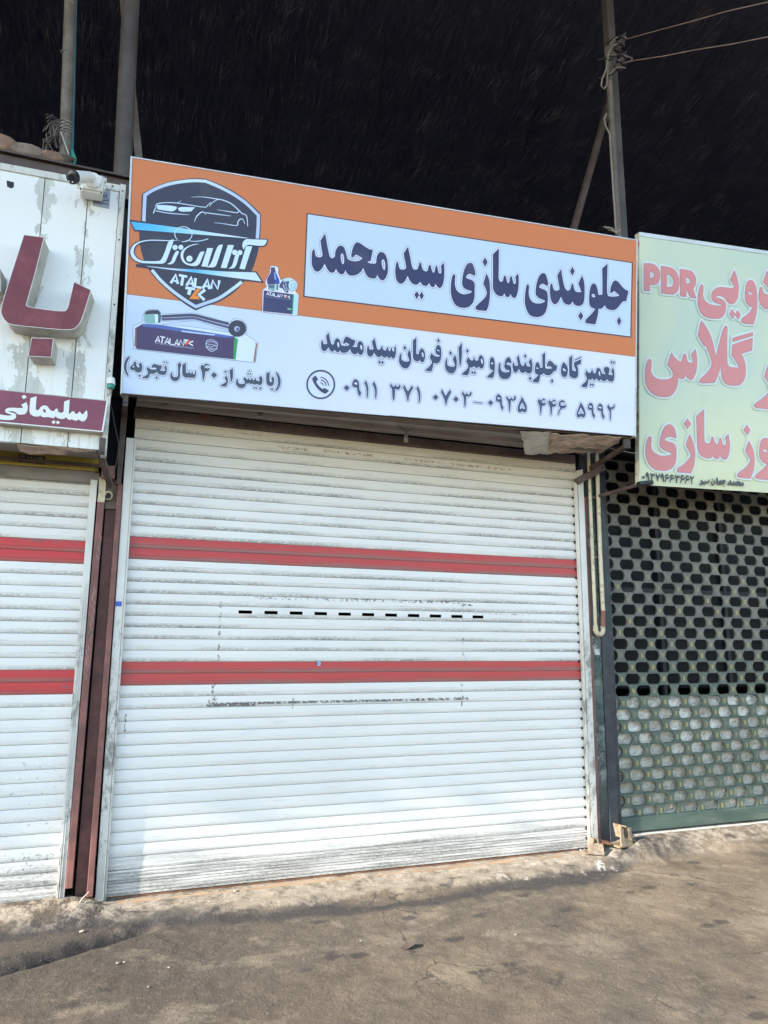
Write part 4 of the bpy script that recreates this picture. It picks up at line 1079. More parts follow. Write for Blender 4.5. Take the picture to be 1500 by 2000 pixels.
def latin(text, fn_uv, plane, lift, col, parent, name, size=1.0):
    """small straight latin text set with the built-in face, laid on the plane through fn_uv"""
    cu = bpy.data.curves.new(name, 'FONT'); cu.body = text; cu.size = size
    ob = bpy.data.objects.new(name, cu); COL.objects.link(ob)
    me = bpy.data.meshes.new_from_object(ob.evaluated_get(bpy.context.evaluated_depsgraph_get()))
    bpy.data.objects.remove(ob)
    w = max(v.co.x for v in me.vertices)
    p = Print(plane)
    n = p.mb.add([plane.at(*fn_uv(v.co.x / w, v.co.y), lift) for v in me.vertices], [tuple(q.vertices) for q in me.polygons])
    for i in range(len(me.vertices)): p.mb.c[n + i] = col
    bpy.data.meshes.remove(me)
    return p.build(name, parent)


def along(p0, p1, h_px):
    a = SP(*p0); b = SP(*p1); up = SP(p0[0], p0[1] - h_px); k = up[1] - a[1]
    return lambda x, y: (a[0] + (b[0] - a[0]) * x, a[1] + (b[1] - a[1]) * x + y * k)


latin('Front Suspension', along((302, 671.5), (378, 682), 5.2), SIGN, .0042, (.4, .42, .62), sign_root, 'box_lettering')
latin('Front Suspension', along((519.6, 580.8), (567, 586.8), 2.6), SIGN, .0034, (.3, .32, .5), sign_root, 'box_lettering')

# frame, edge trim and underside of the main sign
mb = MB()
W = SP(*BR)[0]
ul, vl = SP(*BL); ur, vr = SP(*BR); utl, vtl = SP(*TL); utr, vtr = SP(*TR)
def sp(u, v, w): return SIGN.at(u, v, w)
mb.prism([sp(ul - .012, vl - .012, .006), sp(ul - .001, vl, .006), sp(utl - .001, vtl, .006), sp(utl - .013, vtl + .012, .006)], SIGN.n * -.12)
mb.prism([sp(ur + .001, vr, .004), sp(ur + .010, vr - .012, .004), sp(utr + .010, vtr + .012, .004), sp(utr + .001, vtr, .004)], SIGN.n * -.12)
mb.prism([sp(utl - .013, vtl + .001, .005), sp(utr + .010, vtr + .001, .005), sp(utr + .010, vtr + .009, .005), sp(utl - .013, vtl + .009, .005)], SIGN.n * -.12)
mb.build('edge_trim', M['silver'], sign_root)
mb = MB()   # steel box section behind the face
mb.prism([sp(ul, vl + .004, -.021), sp(ur, vr + .004, -.021), sp(utr, vtr - .004, -.021), sp(utl, vtl - .004, -.021)], SIGN.n * -.09)
mb.build('back_frame', M['brown_steel'], sign_root)


# ------------------------------------------------------------------ ground: one sheet, fine near the shops, reaching the horizon
def vnoise(x, y, seed):
    rs = np.random.RandomState(seed); g = rs.rand(64, 64)
    xi = np.floor(x).astype(int); yi = np.floor(y).astype(int)
    fx = x - xi; fy = y - yi; fx = fx * fx * (3 - 2 * fx); fy = fy * fy * (3 - 2 * fy)
    a = g[xi % 64, yi % 64]; b = g[(xi + 1) % 64, yi % 64]; c = g[xi % 64, (yi + 1) % 64]; d = g[(xi + 1) % 64, (yi + 1) % 64]
    return (a * (1 - fx) + b * fx) * (1 - fy) + (c * (1 - fx) + d * fx) * fy


def fbm(x, y, seed, octv=4):
    s = 0; a = 1; t = 0
    for k in range(octv):
        s = s + a * vnoise(x * 2 ** k, y * 2 ** k, seed + k); t += a; a *= .5
    return s / t - .5


def sstep(v, a, b):
    t = np.clip((v - a) / (b - a), 0, 1); return t * t * (3 - 2 * t)


def ground_h(x, y):
    edge = -.34 + .10 * fbm(x * 1.6, y * .5, 11) + .05 * fbm(x * 6, y * 6, 15)
    edge = edge + sstep(x, 2.8, 4.2) * .16 - sstep(x, 4.4, 5.2) * .22
    edge = edge + (1 - sstep(x, -.1, .6)) * .12
    ap = sstep(y, edge - .07, edge + .05)
    h = ap * (.024 + .03 * sstep(x, 3.3, 4.0) + .022 * (1 - sstep(x, -.3, .1)))
    h = h + sstep(y, -.22, -.02) * (.022 + .035 * sstep(x, 3.5, 4.0) + .02 * (1 - sstep(x, -.3, .1)))
    # broken lumps under the right-hand bracket and the pillar foot
    lump = np.exp(-(((x - 3.92) / .15) ** 2 + ((y + .19) / .12) ** 2)) * .055 + np.exp(-(((x - 4.2) / .18) ** 2 + ((y + .16) / .09) ** 2)) * .035
    lump = lump + np.exp(-(((x + .14) / .14) ** 2 + ((y + .10) / .08) ** 2)) * .035
    h = h + lump * (1 + 1.2 * fbm(x * 14, y * 14, 21))
    # washed-out hollow running off to the left below the pillar
    cx = (x + .12); line = -.60 + .55 * cx * .9
    hol = np.exp(-((y - line) / .075) ** 2) * sstep(x, -1.2, -.45) * (1 - sstep(x, .16, .34))
    h = h - hol * .11
    rid = np.exp(-((y - line + .13) / .05) ** 2) * (1 - sstep(x, .1, .4)) * .012
    h = h + rid
    gut = np.exp(-((y - edge + .12) / .09) ** 2) * sstep(x, .1, .6) * (1 - sstep(x, 3.7, 4.2))
    h = h - gut * .016
    near = np.exp(-(np.maximum(0, np.abs(x - 2) - 4) ** 2 + np.maximum(0, np.abs(y + 1.5) - 3) ** 2) / 4)
    h = h + (.014 * fbm(x * 1.1, y * 1.1, 31) + .012 * fbm(x * 5, y * 5, 41, 3) + .012 * fbm(x * 20, y * 20, 51, 3)) * (.25 + .75 * near) * np.where(y > -.03, .3, 1)
    return np.where(y > .02, np.minimum(h, .055 + 0 * h), h)


xs = np.concatenate([[-900, -300, -100, -40, -15, -6, -3, -2], np.arange(-1.5, 6.3, .022), [7, 9, 14, 30, 90, 300, 900]])
ys = np.concatenate([[-900, -300, -100, -40, -15, -8, -5.5, -4.4, -3.6], np.arange(-3.2, .12, .02), [.3, 1, 3, 6, 12, 40, 200, 900]])
GX, GY = np.meshgrid(xs, ys, indexing='ij')
GZ = ground_h(GX, GY)
nx, ny = GX.shape
me = bpy.data.meshes.new('ground')
vv = np.stack([GX, GY, GZ], -1).reshape(-1, 3)
ii = np.arange(nx * ny).reshape(nx, ny)
ff = np.stack([ii[:-1, :-1], ii[1:, :-1], ii[1:, 1:], ii[:-1, 1:]], -1).reshape(-1, 4)
me.from_pydata(vv.tolist(), [], ff.tolist())
me.polygons.foreach_set('use_smooth', [True] * len(me.polygons))
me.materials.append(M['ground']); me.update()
gob = bpy.data.objects.new('ground', me); COL.objects.link(gob)
tag(gob, 'bare stained dusty concrete and earth forecourt in front of the shutters', 'ground', kind='structure')


def gz(x, y): return float(ground_h(np.array([x]), np.array([y]))[0])


# ------------------------------------------------------------------ shop building behind the shutters
bld = thing('shop_building', (1.8, 2.0, 0), 'dark shop row behind the signs and shutters', 'building')
mb = MB(); mb.box(-14, 20, .12, .2, 3.32, 4.93); mb.build('upper_wall', M['dark_wall'], bld)
mb = MB(); mb.box(-14, 20, 4.0, 4.1, -.05, 4.93); mb.build('back_wall', M['dark_wall'], bld)
mb = MB(); mb.box(-14, 20, .205, 4.0, 4.80, 4.94); mb.build('roof_slab', M['brown_steel'], bld)
mb = MB(); mb.box(-14, 20, .205, 3.99, 3.30, 3.36); mb.build('ceiling', M['dark_wall'], bld)
for x in (-.14, 3.745):
    mb = MB(); mb.box(x - .04, x + .04, .10, 3.98, -.04, 3.29); mb.build('partition_wall', M['dark_wall'], bld)
# closed fronts of the neighbouring shops beyond the frame
mb = MB(); mb.box(-14, -2.2, 0, .1, -.05, 3.3); mb.box(6.4, 20, 0, .1, -.05, 3.3); mb.build_each('side_front', M['galv'], bld)

# thatched canopy roof over the row and the forecourt
th = thing('thatched_roof', (1.8, 0, 8.0), 'huge dark thatched reed canopy overhead', 'roof')


ROOF_Y = -4.13  # unseen eave, depth shaped to drop its shadow line low on the shutters


def roof_z(y): return 9.25 - (y + 4.9) * .10


mb = MB()
nxr, nyr = 240, 16
rx = np.linspace(-26, 26, nxr); ry = np.linspace(ROOF_Y, 7.0, nyr)
rz = random.Random(3)
def roof_edge(x):
    # ragged eave
    return .05 * math.sin(x * 7.3) + .04 * math.sin(x * 17.1)


V = [(x, (y + roof_edge(x) * (1 - j / 3) if j < 3 else y), roof_z(y) + (rz.uniform(-.08, .08) if 0 < j < nyr - 1 else 0)) for x in rx for j, y in enumerate(ry)]
Fq = [(i * nyr + j, (i + 1) * nyr + j, (i + 1) * nyr + j + 1, i * nyr + j + 1) for i in range(nxr - 1) for j in range(nyr - 1)]
V2 = [(x, y, z + .3) for x, y, z in V]
mb.add(V, Fq); mb.add(V2, Fq)
E1 = [V[k * nyr] for k in range(nxr)]
mb.add(E1 + [(x, y, z + .3) for x, y, z in E1], [(k, k + 1, nxr + k + 1, nxr + k) for k in range(nxr - 1)])
mb.box(-26, 26, 7.0, 7.1, 4.0, roof_z(7) + .3)  # unseen back wall, added to keep light off the thatch underside
mb.build('thatch_layer', M['thatch'], th)
mb = MB()
rr = random.Random(11)
for k in range(30000):
    x = rr.uniform(-5.5, 13.5); y = rr.uniform(-3.4, 6.2)
    L = rr.uniform(.12, .5) * (2.2 if rr.random() < .06 else 1); a = rr.gauss(0, .13) + (.0 if rr.random() < .85 else rr.uniform(-.9, .9))
    dx, dy = math.sin(a) * L / 2, math.cos(a) * L / 2
    z = roof_z(y) - rr.uniform(.085, .15); tl = rr.gauss(0, .035)
    w = rr.uniform(.002, .0055)
    p, q = Vector((x - dx, y - dy, z + tl)), Vector((x + dx, y + dy, z - tl - dy * .1))
    s = Vector((dy, -dx, 0)).normalized() * w; up = Vector((0, 0, w * 1.4))
    mb.add([p - s, p + s, p + up, q - s * .5, q + s * .5, q + up * .5], [(0, 1, 4, 3), (1, 2, 5, 4), (2, 0, 3, 5)])
reeds = mb.build('reed_strands', M['reed'], th, recalc=False)
tag(reeds, kind='stuff')

# ------------------------------------------------------------------ roller shutters
def curtain(parent, x0, x1, z0, n, pitch, red, mats, slots=None, ribbed=2):
    prof = [(0.0, .002), (.012, .002), (.025, -.0035), (.14, -.0062), (.29, -.0074), (.325, -.0056), (.36, -.0074), (.66, -.0066), (.80, -.0054), (.975, -.0035), (.985, .002)]
    ribs = [(0.0, -.004), (.05, -.009), (.18, -.009), (.2, -.004), (.24, -.004), (.27, -.0095), (.45, -.0095), (.48, -.004), (.52, -.004), (.55, -.0095), (.72, -.0095), (.75, -.004), (.79, -.004), (.82, -.009), (.97, -.009), (.985, -.004)]
    mb = MB()
    slotx = [(x1, x1)] if not slots else slots[1]
    for k in range(n):
        pr_ = ribs if k < ribbed else prof
        mi = 1 if k in red else 0
        rows = [(z0 + (k + f) * pitch, y) for f, y in pr_]
        if slots and k == slots[0]:
            cuts = [x0]
            for a, b in slotx: cuts += [a, b]
            cuts.append(x1)
            for r in range(len(rows)):
                nz, nyv = rows[r + 1] if r + 1 < len(rows) else (z0 + (k + 1) * pitch, .002)
                hole = abs(pr_[r][0] - .36) < .001
                for c in range(len(cuts) - 1):
                    if hole and c % 2 == 1: continue
                    mb.add([(cuts[c], rows[r][1], rows[r][0]), (cuts[c + 1], rows[r][1], rows[r][0]), (cuts[c + 1], nyv, nz), (cuts[c], nyv, nz)], [(0, 1, 2, 3)], mi)
            continue
        V = []
        for z, y in rows: V += [(x0, y, z), (x1, y, z)]
        nxt = (ribs[0][1] if k + 1 < ribbed else prof[0][1])
        V += [(x0, nxt, z0 + (k + 1) * pitch), (x1, nxt, z0 + (k + 1) * pitch)]
        mb.add(V, [(2 * i, 2 * i + 1, 2 * i + 3, 2 * i + 2) for i in range(len(rows))], mi)
    return mb.build('curtain', mats, parent, recalc=False)


PITCH_M = .0754
marks_main = [(.575, 2.53, 1.205, 1.222, .44, .004), (.628, .645, 1.50, 1.90, .52, .004), (.60, .625, 1.235, 1.36, .50, .004), (2.485, 2.505, 1.50, 1.93, .54, .004), (2.47, 2.49, 1.16, 1.35, .52, .004),
              (.74, 1.75, 1.925, 1.945, .54, .004), (1.55, 2.5, 1.93, 1.95, .50, .004), (2.48, 2.58, 1.915, 1.93, .48, .004), (.58, .64, 1.205, 1.25, .5, .004), (1.16, 1.172, 1.17, 1.25, .45, .003),
              (2.6, 3.1, 1.855, 1.861, .5, .002), (.055, .065, 1.02, 1.16, .45, .003), (.57, .9, 1.195, 1.215, .42, .004), (2.1, 2.53, 1.205, 1.225, .47, .005)]
rust_main = [(1.0, 1.25, 3.03, 3.05), (1.35, 1.75, 3.035, 3.055), (2.0, 2.35, 3.035, 3.05), (2.4, 2.95, 3.03, 3.05), (.7, .95, 3.11, 3.12)]
WHITE_PAINT = (.73, .72, .705)
M['shutter_white'] = mat_shutter('shutter_white', WHITE_PAINT, .06, PITCH_M, (.25, .245, .235), marks_main, 1.0, rust_main)
M['shutter_red'] = mat_shutter('shutter_red', (.47, .055, .055), .06, PITCH_M, (.22, .09, .085), [], .7, (), .75)
M['shutter_white_left'] = mat_shutter('shutter_white_left', (.74, .735, .72), .085, .0755, (.27, .26, .25), [(-.6, -.3, .45, .9, .62, .02), (-.62, -.3, .1, .35, .58, .03)], .95)
M['shutter_red_left'] = mat_shutter('shutter_red_left', (.52, .04, .045), .085, .0755, (.25, .12, .11), [(-.7, -.3, 2.255, 2.27, .5, .003), (-.34, -.29, 1.335, 1.342, .3, .002)], .6, (), .6)

rs = thing('roller_shutter', (1.78, 0, .06), 'wide white roller shutter with two red stripes and a row of dark slots', 'shutter')
x_l = .768; slot_iv = []
for i in range(11):
    cx_ = .808 + i * (2.626 - .808) / 10
    slot_iv.append((cx_ - .047, cx_ + .047))
curtain(rs, .0, 3.585, .06, 42, PITCH_M, {28, 29, 17, 18}, [M['shutter_white'], M['shutter_red']], (23, slot_iv))
mb = MB()
mb.box(-.052, -.0015, -.055, .03, .055, 2.99)
mb.box(-.0005, .012, -.052, -.012, .055, 2.985)
g1 = mb.build('guide_rail', M['grimy_rail'], rs, bevel=.004)
mb = MB()
zt = [(-.04, 3.08), (-.046, 3.02)]
mb.box(3.552, 3.566, -.05, -.012, .07, 3.02)
mb.lean(3.567, 3.625, 3.575, 3.628, -.052, .03, .07, 3.02)
mb.hexa([(3.567, -.052, 3.02), (3.626, -.052, 3.02), (3.626, .03, 3.02), (3.567, .03, 3.02), (3.582, -.05, 3.085), (3.63, -.05, 3.1), (3.63, .03, 3.1), (3.582, .03, 3.085)])
mb.build('guide_rail', M['grimy_rail'], rs, bevel=.003)
for k in range(2, 40, 1):
    if k % 2 and k < 12 or k > 12 and k % 3 == 0 or k < 12:
        pass
mb = MB()
for k in range(1, 39):
    z = .06 + k * PITCH_M
    mb.box(3.538, 3.5515, -.014, -.004, z - .006 - .004 * (k % 3), z + .008)
mb.build_each('end_lock', M['black_steel'], rs)
mb = MB(); mb.box(.0, 3.585, -.006, .012, .035, .058); mb.build('bottom_bar', M['rust'], rs)
# dark hasp bolted on the lowest slat
mb = MB()
p = aty(1130, 1664, -.015)
mb.box(p.x - .012, p.x + .085, -.022, -.0125, p.z - .025, p.z + .028)
mb.tube([(p.x + .07, -.04, p.z), (p.x + .16, -.06, p.z - .01)], .014, 8)
hs = mb.build('hasp', M['black_plastic'], rs, bevel=.004)
mb = MB()
for a, b in ((.012, .014), (.012, -.012), (.05, .014), (.05, -.012)):
    mb.tube([(p.x + a, -.0225, p.z + b), (p.x + a, -.028, p.z + b)], .0075, 8)
mb.build_each('bolt', M['silver'], hs)
# small blue sticker on the red stripe
mb = MB(); c = aty(623, 1295, -.0125)
mb.box(c.x - .012, c.x + .012, -.0128, -.0116, c.z - .019, c.z + .017); st = mb.build('sticker', simple('blue_sticker', (.25, .5, .75), .4, var=.6, scale=60), rs)
mb = MB(); mb.box(-.05, -.012, -.0572, -.0552, aty(236, 1180, -.056).z - .014, aty(236, 1180, -.056).z + .018); mb.build('blue_tape', simple('blue_tape', (.05, .12, .5), .5), rs)

ls = thing('roller_shutter', (-1.2, 0, .1), 'white roller shutter with brighter red stripes left of the brown steel column', 'shutter')
curtain(ls, -2.15, -.235, .085, 37, .0755, {27, 28, 16, 17}, [M['shutter_white_left'], M['shutter_red_left']], None, 0)
mb = MB()
mb.lean(-.275, -.228, -.257, -.215, -.055, .03, .1, 2.68)
mb.lean(-.268, -.262, -.25, -.244, -.0585, -.0551, .1, 2.0); mb.lean(-.256, -.250, -.238, -.232, -.0585, -.0551, .1, 2.0)
mb.build('guide_rail', M['grimy_rail'], ls, bevel=.003)
mb = MB(); mb.box(-2.15, -.235, -.006, .012, .06, .083); mb.build('bottom_bar', M['rust'], ls)
mb = MB(); mb.box(-2.2, -.205, -.03, .1, 2.66, 2.735); mb.build('shutter_box', M['galv'], ls)

# brown steel column between the two shutters
col = thing('steel_column', (-.14, 0, .08), 'red brown steel channel column between the two white shutters', 'column')
mb = MB()
mb.lean(-.170, -.085, -.150, -.065, .02, .06, .05, 2.68)
mb.build('web', M['red_oxide'], col)
mb = MB(); mb.lean(-.226, -.186, -.206, -.162, -.068, .055, .15, 2.53); mb.build('flange', M['red_oxide'], col, bevel=.004)
mb = MB(); mb.lean(-.103, -.066, -.086, -.0545, -.068, .055, .09, 2.66); mb.build('flange', M['red_oxide'], col, bevel=.004)
mb = MB(); mb.lean(-.0955, -.066, -.0955, -.0545, -.060, .055, 2.662, 3.2); mb.build('upper_post', M['brown_steel'], col)
mb = MB(); mb.lean(-.206, -.162, -.204, -.160, -.062, .05, 2.532, 2.70); mb.build('cream_patch', M['cream_pipe'], col)
# graffiti scratches
mb = MB()
rg = random.Random(5)
for z0_, z1_, xb in ((1.62, 1.95, -.195), (1.38, 1.58, -.2), (2.15, 2.3, -.19)):
    z = z0_
    while z < z1_:
        a = rg.uniform(-.012, .012); b = rg.uniform(-.012, .012); h = rg.uniform(.012, .03)
        x = xb + .02 * (z - 1.5)
        mb.add([(x + a, -.0685, z), (x + a + .003, -.0685, z), (x + b + .003, -.0685, z + h), (x + b, -.0685, z + h)], [(0, 1, 2, 3)])
        z += h * .9
mb.build('scratch_mark', simple('chalk', (.36, .3, .29), .9), col)
# old stub of pipe set in a cement patch near its head
mb = MB(); c = aty(214, 965, .0)
mb.tube([(c.x, .06, c.z + .02), (c.x - .01, -.05, c.z - .02)], .03, 12)
pst = mb.build('pipe_stub', M['cream_pipe'], col)
mb = MB(); mb.tube([(c.x - .0102, -.0502, c.z - .0202), (c.x - .0105, -.0515, c.z - .0206)], .022, 12); mb.build('pipe_hole', M['black_steel'], pst)
mb = MB(); mb.lean(-.158, -.088, -.156, -.07, .0, .06, 2.50, 2.70); mb.build('cement_patch', M['stone'], col)

# right-hand jamb: red strip, weathered green column and a dark post
col2 = thing('steel_column', (3.73, 0, .05), 'weathered dark green steel column beside the cream pipes right of the middle shutter', 'column')
mb = MB(); mb.lean(3.629, 3.664, 3.632, 3.664, -.03, .05, .07, 2.86); mb.build('red_strip', M['red_oxide'], col2)
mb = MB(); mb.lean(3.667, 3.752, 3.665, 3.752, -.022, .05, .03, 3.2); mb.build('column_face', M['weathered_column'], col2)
mb = MB(); mb.lean(3.756, 3.842, 3.756, 3.85, -.030, .05, .03, 3.2); mb.build('dark_post', M['dark_frame'], col2, bevel=.004)
mb = MB(); z = aty(1165, 1272, -.024).z
mb.box(3.685, 3.735, -.026, -.023, z - .03, z + .02); mb.build('paint_splash', simple('paint_splash', (.5, .52, .52), .6, var=.7, scale=50), col2)

# twin cream pipes joined by a bend at the foot
pp = thing('drain_pipe', (3.70, -.06, 1.6), 'pair of thin cream pipes joined by a return bend beside the dark green column', 'pipe')
pa = [aty(1150, 908, -.06), aty(1157, 1080, -.06), aty(1163, 1222, -.06)]
pb = [aty(1166, 905, -.06), aty(1172, 1080, -.06), aty(1178, 1200, -.06)]
mb = MB(); mb.tube([pa[0] + Vector((0, 0, .12)), *pa], .0145, 12); mb.build('thin_pipe', M['cream_pipe'], pp)
mb = MB(); mb.tube([pb[0] + Vector((0, 0, .12)), *pb], .0175, 12); mb.build('thick_pipe', M['cream_pipe'], pp)
mb = MB()
a, b = pa[2], aty(1177, 1222, -.06)
arc = [a] + [Vector(((a.x + b.x) / 2 - math.cos(t) * (b.x - a.x) / 2, -.06, a.z - .035 - math.sin(t) * .035)) for t in np.linspace(0, math.pi, 9)] + [Vector((b.x, -.06, a.z - .005))]
mb.tube(arc, .0205, 12); mb.build('return_bend', M['cream_pipe'], pp)
mb = MB(); mb.tube([pb[2] + Vector((0, 0, .03)), Vector((b.x, -.06, a.z - .004))], .021, 12); mb.build('brown_coupling', M['red_oxide'], pp)
mb = MB()
for z in (2.86, 2.35, 1.74):
    mb.box(pa[0].x - .02, pb[0].x + .02, -.046, -.032, z - .006, z + .006)
mb.build_each('pipe_clip', M['galv'], pp)

# ------------------------------------------------------------------ perforated green-grey grille shutter on the right
gs = thing('grille_shutter', (5.0, .05, .1), 'grey green perforated roller grille with staggered rounded holes under the faded yellow banner', 'shutter')
RP, HP = .0970, .2165
gx0, gx1, gzb, gzt = 3.86, 6.36, .225, 3.30
gt = MB()
hw, hh = .0775, .0425


def holeshape(cx, cz, clip0, clip1):
    pts = []
    for sx in (1, -1):
        for t in np.linspace(-1, 1, 6):
            ang = t * 1.02
            r = hh / math.sin(1.02)
            px = sx * (hw - r + r * math.cos(ang) if False else hw - (1 - math.cos(ang)) * hh * 1.25)
            pz = math.sin(ang) / math.sin(1.02) * hh * sx
            pts.append((px, pz))
    return [(cx + a, cz + b) for a, b in pts]


yF, yB = .05, .064
row = 0
k0 = int(round((2.604 - gzb) / RP))
for r in range(0, 33):
    cz = 2.604 + (r - 25 + 0) * RP + .0
    zb_, zt_ = cz - RP / 2, cz + RP / 2
    if zb_ < gzb - .03 or zt_ > gzt: continue
    ph = (r - 25) % 2
    kx = -3
    while True:
        cx_ = 4.004 + ph * HP / 2 + kx * HP
        kx += 1
        if cx_ + HP / 2 < gx0 + .02: continue
        if cx_ - HP / 2 > gx1: break
        hp = holeshape(cx_, cz, gx0, gx1)
        n = len(hp)
        outer = []
        for (a, b) in hp:
            dx, dz = a - cx_, b - cz
            s = min(HP / 2 / max(abs(dx), 1e-6), RP / 2 / max(abs(dz), 1e-6))
            outer.append((cx_ + dx * s, cz + dz * s))
        # add the four corners of the cell
        ring = []
        for i in range(n):
            ring.append((outer[i], hp[i]))
        V = []
        for o_, h_ in ring: V += [(max(gx0, o_[0]), yF, o_[1]), (max(gx0, h_[0]), yF - .003, h_[1]), (max(gx0, h_[0]), yB, h_[1])]
        Fq = []
        for i in range(n):
            j = (i + 1) % n
            Fq.append((3 * i, 3 * j, 3 * j + 1, 3 * i + 1)); Fq.append((3 * i + 1, 3 * j + 1, 3 * j + 2, 3 * i + 2))
        base = gt.add(V, Fq)
        for sx, sz in ((1, 1), (1, -1), (-1, 1), (-1, -1)):
            q = [(i, ring[i][0]) for i in range(n)]
            # corner fan between the last point on the side and the first on the top
            best = sorted(q, key=lambda e: (e[1][0] - (cx_ + sx * HP / 2)) ** 2 + (e[1][1] - (cz + sz * RP / 2)) ** 2)[:2]
            c_ = gt.add([(max(gx0, cx_ + sx * HP / 2), yF, cz + sz * RP / 2), (max(gx0, best[0][1][0]), yF, best[0][1][1]), (max(gx0, best[1][1][0]), yF, best[1][1][1])], [(0, 1, 2)])
        tx = cx_ + HP / 2
        if tx > gx0 + .03 and tx < gx1:
            gt.add([(tx - .011, yF - .0025, cz - .020), (tx + .011, yF - .0025, cz - .020), (tx + .011, yF - .0025, cz + .018), (tx - .011, yF - .0025, cz + .018)], [(0, 1, 2, 3)], 1)
for r in range(0, 34):
    z = 2.604 + (r - 25.5) * RP
    if gzb + .02 < z < gzt: gt.box(gx0, gx1, yF - .0055, yF - .0005, z - .0022, z + .0022)
gt.build('perforated_curtain', [M['grille'], M['grille_tab']], gs, recalc=True)
mb = MB(); mb.box(3.87, gx1, .025, .075, .135, .245); mb.build('bottom_rail', M['green_rail'], gs, bevel=.006)
mb = MB(); mb.box(3.852, 3.905, .012, .09, .10, 3.3); mb.build('guide_rail', M['dark_frame'], gs, bevel=.004)
mb = MB(); mb.box(6.33, 6.395, .012, .09, .10, 3.3); mb.build('guide_rail', M['dark_frame'], gs, bevel=.004)
mb = MB(); mb.box(3.852, gx1, .0, .1, 3.302, 3.36); mb.build('head_rail', M['dark_frame'], gs)
thr = thing('threshold', (5.0, .04, .05), 'pale marble doorsill strip under the green grille', 'doorsill')
mb = MB(); mb.box(4.02, 5.05, .0, .2, .02, .118); mb.box(5.053, 6.4, .001, .2, .02, .116); mb.build('sill_slab', M['marble'], thr)
sh = MB()
rsd = random.Random(9)
nxs, nzs = 44, 20
V = []
for i in range(nxs + 1):
    for j in range(nzs + 1):
        x = 3.86 + i * 2.5 / nxs; z = .15 + j * (1.192 - .15) / nzs
        V.append((x, .092 + .022 * float(fbm(np.array([x * 5.]), np.array([z * 4.]), 71)[0]) + .02 * float(fbm(np.array([x * 14.]), np.array([z * 11.]), 75)[0]), z + (.012 * math.sin(i * 1.7) if j == nzs else 0)))
sh.add(V, [(i * (nzs + 1) + j, (i + 1) * (nzs + 1) + j, (i + 1) * (nzs + 1) + j + 1, i * (nzs + 1) + j + 1) for i in range(nxs) for j in range(nzs)], 0, True)
so = sh.build('plastic_sheet', M['sheet'], None, origin=(5.0, .12, .15))
sd = so.modifiers.new('thick', 'SOLIDIFY'); sd.thickness = .004
tag(so, 'crumpled dirty whitish plastic sheet behind the lower holes of the grille', 'plastic sheet')
mb = MB(); mb.box(3.87, 6.3, .30, .31, 1.25, 3.2)
wn_ = thing('shop_window', (5.0, .3, 1.25), 'dark shop glazing behind the perforated grille', 'window')
mb.build('pane', M['glass'], wn_)
mb = MB()
for x in (3.9, 4.62, 5.38, 6.2): mb.box(x, x + .035, .262, .298, .1, 3.2)
mb.box(3.87, 6.3, .268, .297, 2.1, 2.135)
mb.build('frame', M['dark_frame'], wn_)

# ------------------------------------------------------------------ underside of the main sign
hd = thing('header_beam', (1.75, -.02, 3.15), 'brown steel lintel over the middle white shutter', 'beam')
mb = MB(); mb.box(-.012, 3.56, -.045, .02, 3.146, 3.212); mb.build('lintel', M['brown_steel'], hd)
mb = MB(); c = aty(400, 818, -.045)
mb.box(c.x - .03, c.x + .03, -.0475, -.0455, c.z - .01, c.z + .04); mb.build('rust_mark', M['rust'], hd)
mb = MB()
SOFZ = [(-.385, 3.188), (-.372, 3.214), (-.33, 3.216), (-.30, 3.226), (-.288, 3.196), (-.262, 3.196), (-.25, 3.226), (-.20, 3.224), (-.165, 3.226), (-.152, 3.200), (-.125, 3.200), (-.112, 3.228), (-.06, 3.228), (-.05, 3.218)]
nx_ = 30
V = []
for i in range(nx_ + 1):
    x = -.005 + i * 3.62 / nx_
    fw = -.36 * (i / nx_) * .97
    for y, z in SOFZ: V.append((x, y + fw * (y / -.385), z + rsd.uniform(-.002, .002)))
m_ = len(SOFZ)
mb.add(V, [(i * m_ + j, (i + 1) * m_ + j, (i + 1) * m_ + j + 1, i * m_ + j + 1) for i in range(nx_) for j in range(m_ - 1)])
sf = mb.build('soffit_sheet', M['galv'], sign_root)
md = sf.modifiers.new('thick', 'SOLIDIFY'); md.thickness = .002
mb = MB()
for px, py in ((323, 793), (508, 809), (748, 830), (938, 847)):
    c = aty(px, py, -.2); c.z = 3.214
    mb.tube([(c.x - .02, c.y, c.z + .006), (c.x - .006, c.y, c.z - .014), (c.x + .006, c.y, c.z - .014), (c.x + .02, c.y, c.z + .006)], .0085, 8)
mb.build_each('eyelet', M['galv'], sign_root)
# bracket tubes at the ends of the sign
mb = MB()
a = aty(246, 772, -.40)
mb.box(a.x - .016, a.x + .016, -.40, -.37, a.z - .07, a.z + .04)
mb.box(a.x - .014, a.x + .014, -.369, .05, a.z - .048, a.z - .018)
mb.box(a.x - .010, a.x + .010, -.4012, -.4002, a.z - .058, a.z - .04, 1)
mb.build('bracket_tube', [M['brown_steel'], M['black_steel']], sign_root)
mb = MB()
b = aty(1224, 868, -.70); b2 = aty(1150, 915, -.03)
mb.box(b.x - .028, b.x + .028, b.y - .01, b.y + .012, b.z - .03, b.z + .05)
mb.obox((b + b2) / 2 + Vector((0, 0, -.01)), b2 - b, (1, 0, 0), (0, 0, 1), (b2 - b).length, .035, .03)
mb.box(b.x + .006, b.x + .018, b.y - .0115, b.y - .0102, b.z - .022, b.z - .008, 1)
mb.build('bracket_tube', [M['brown_steel'], M['black_steel']], sign_root)
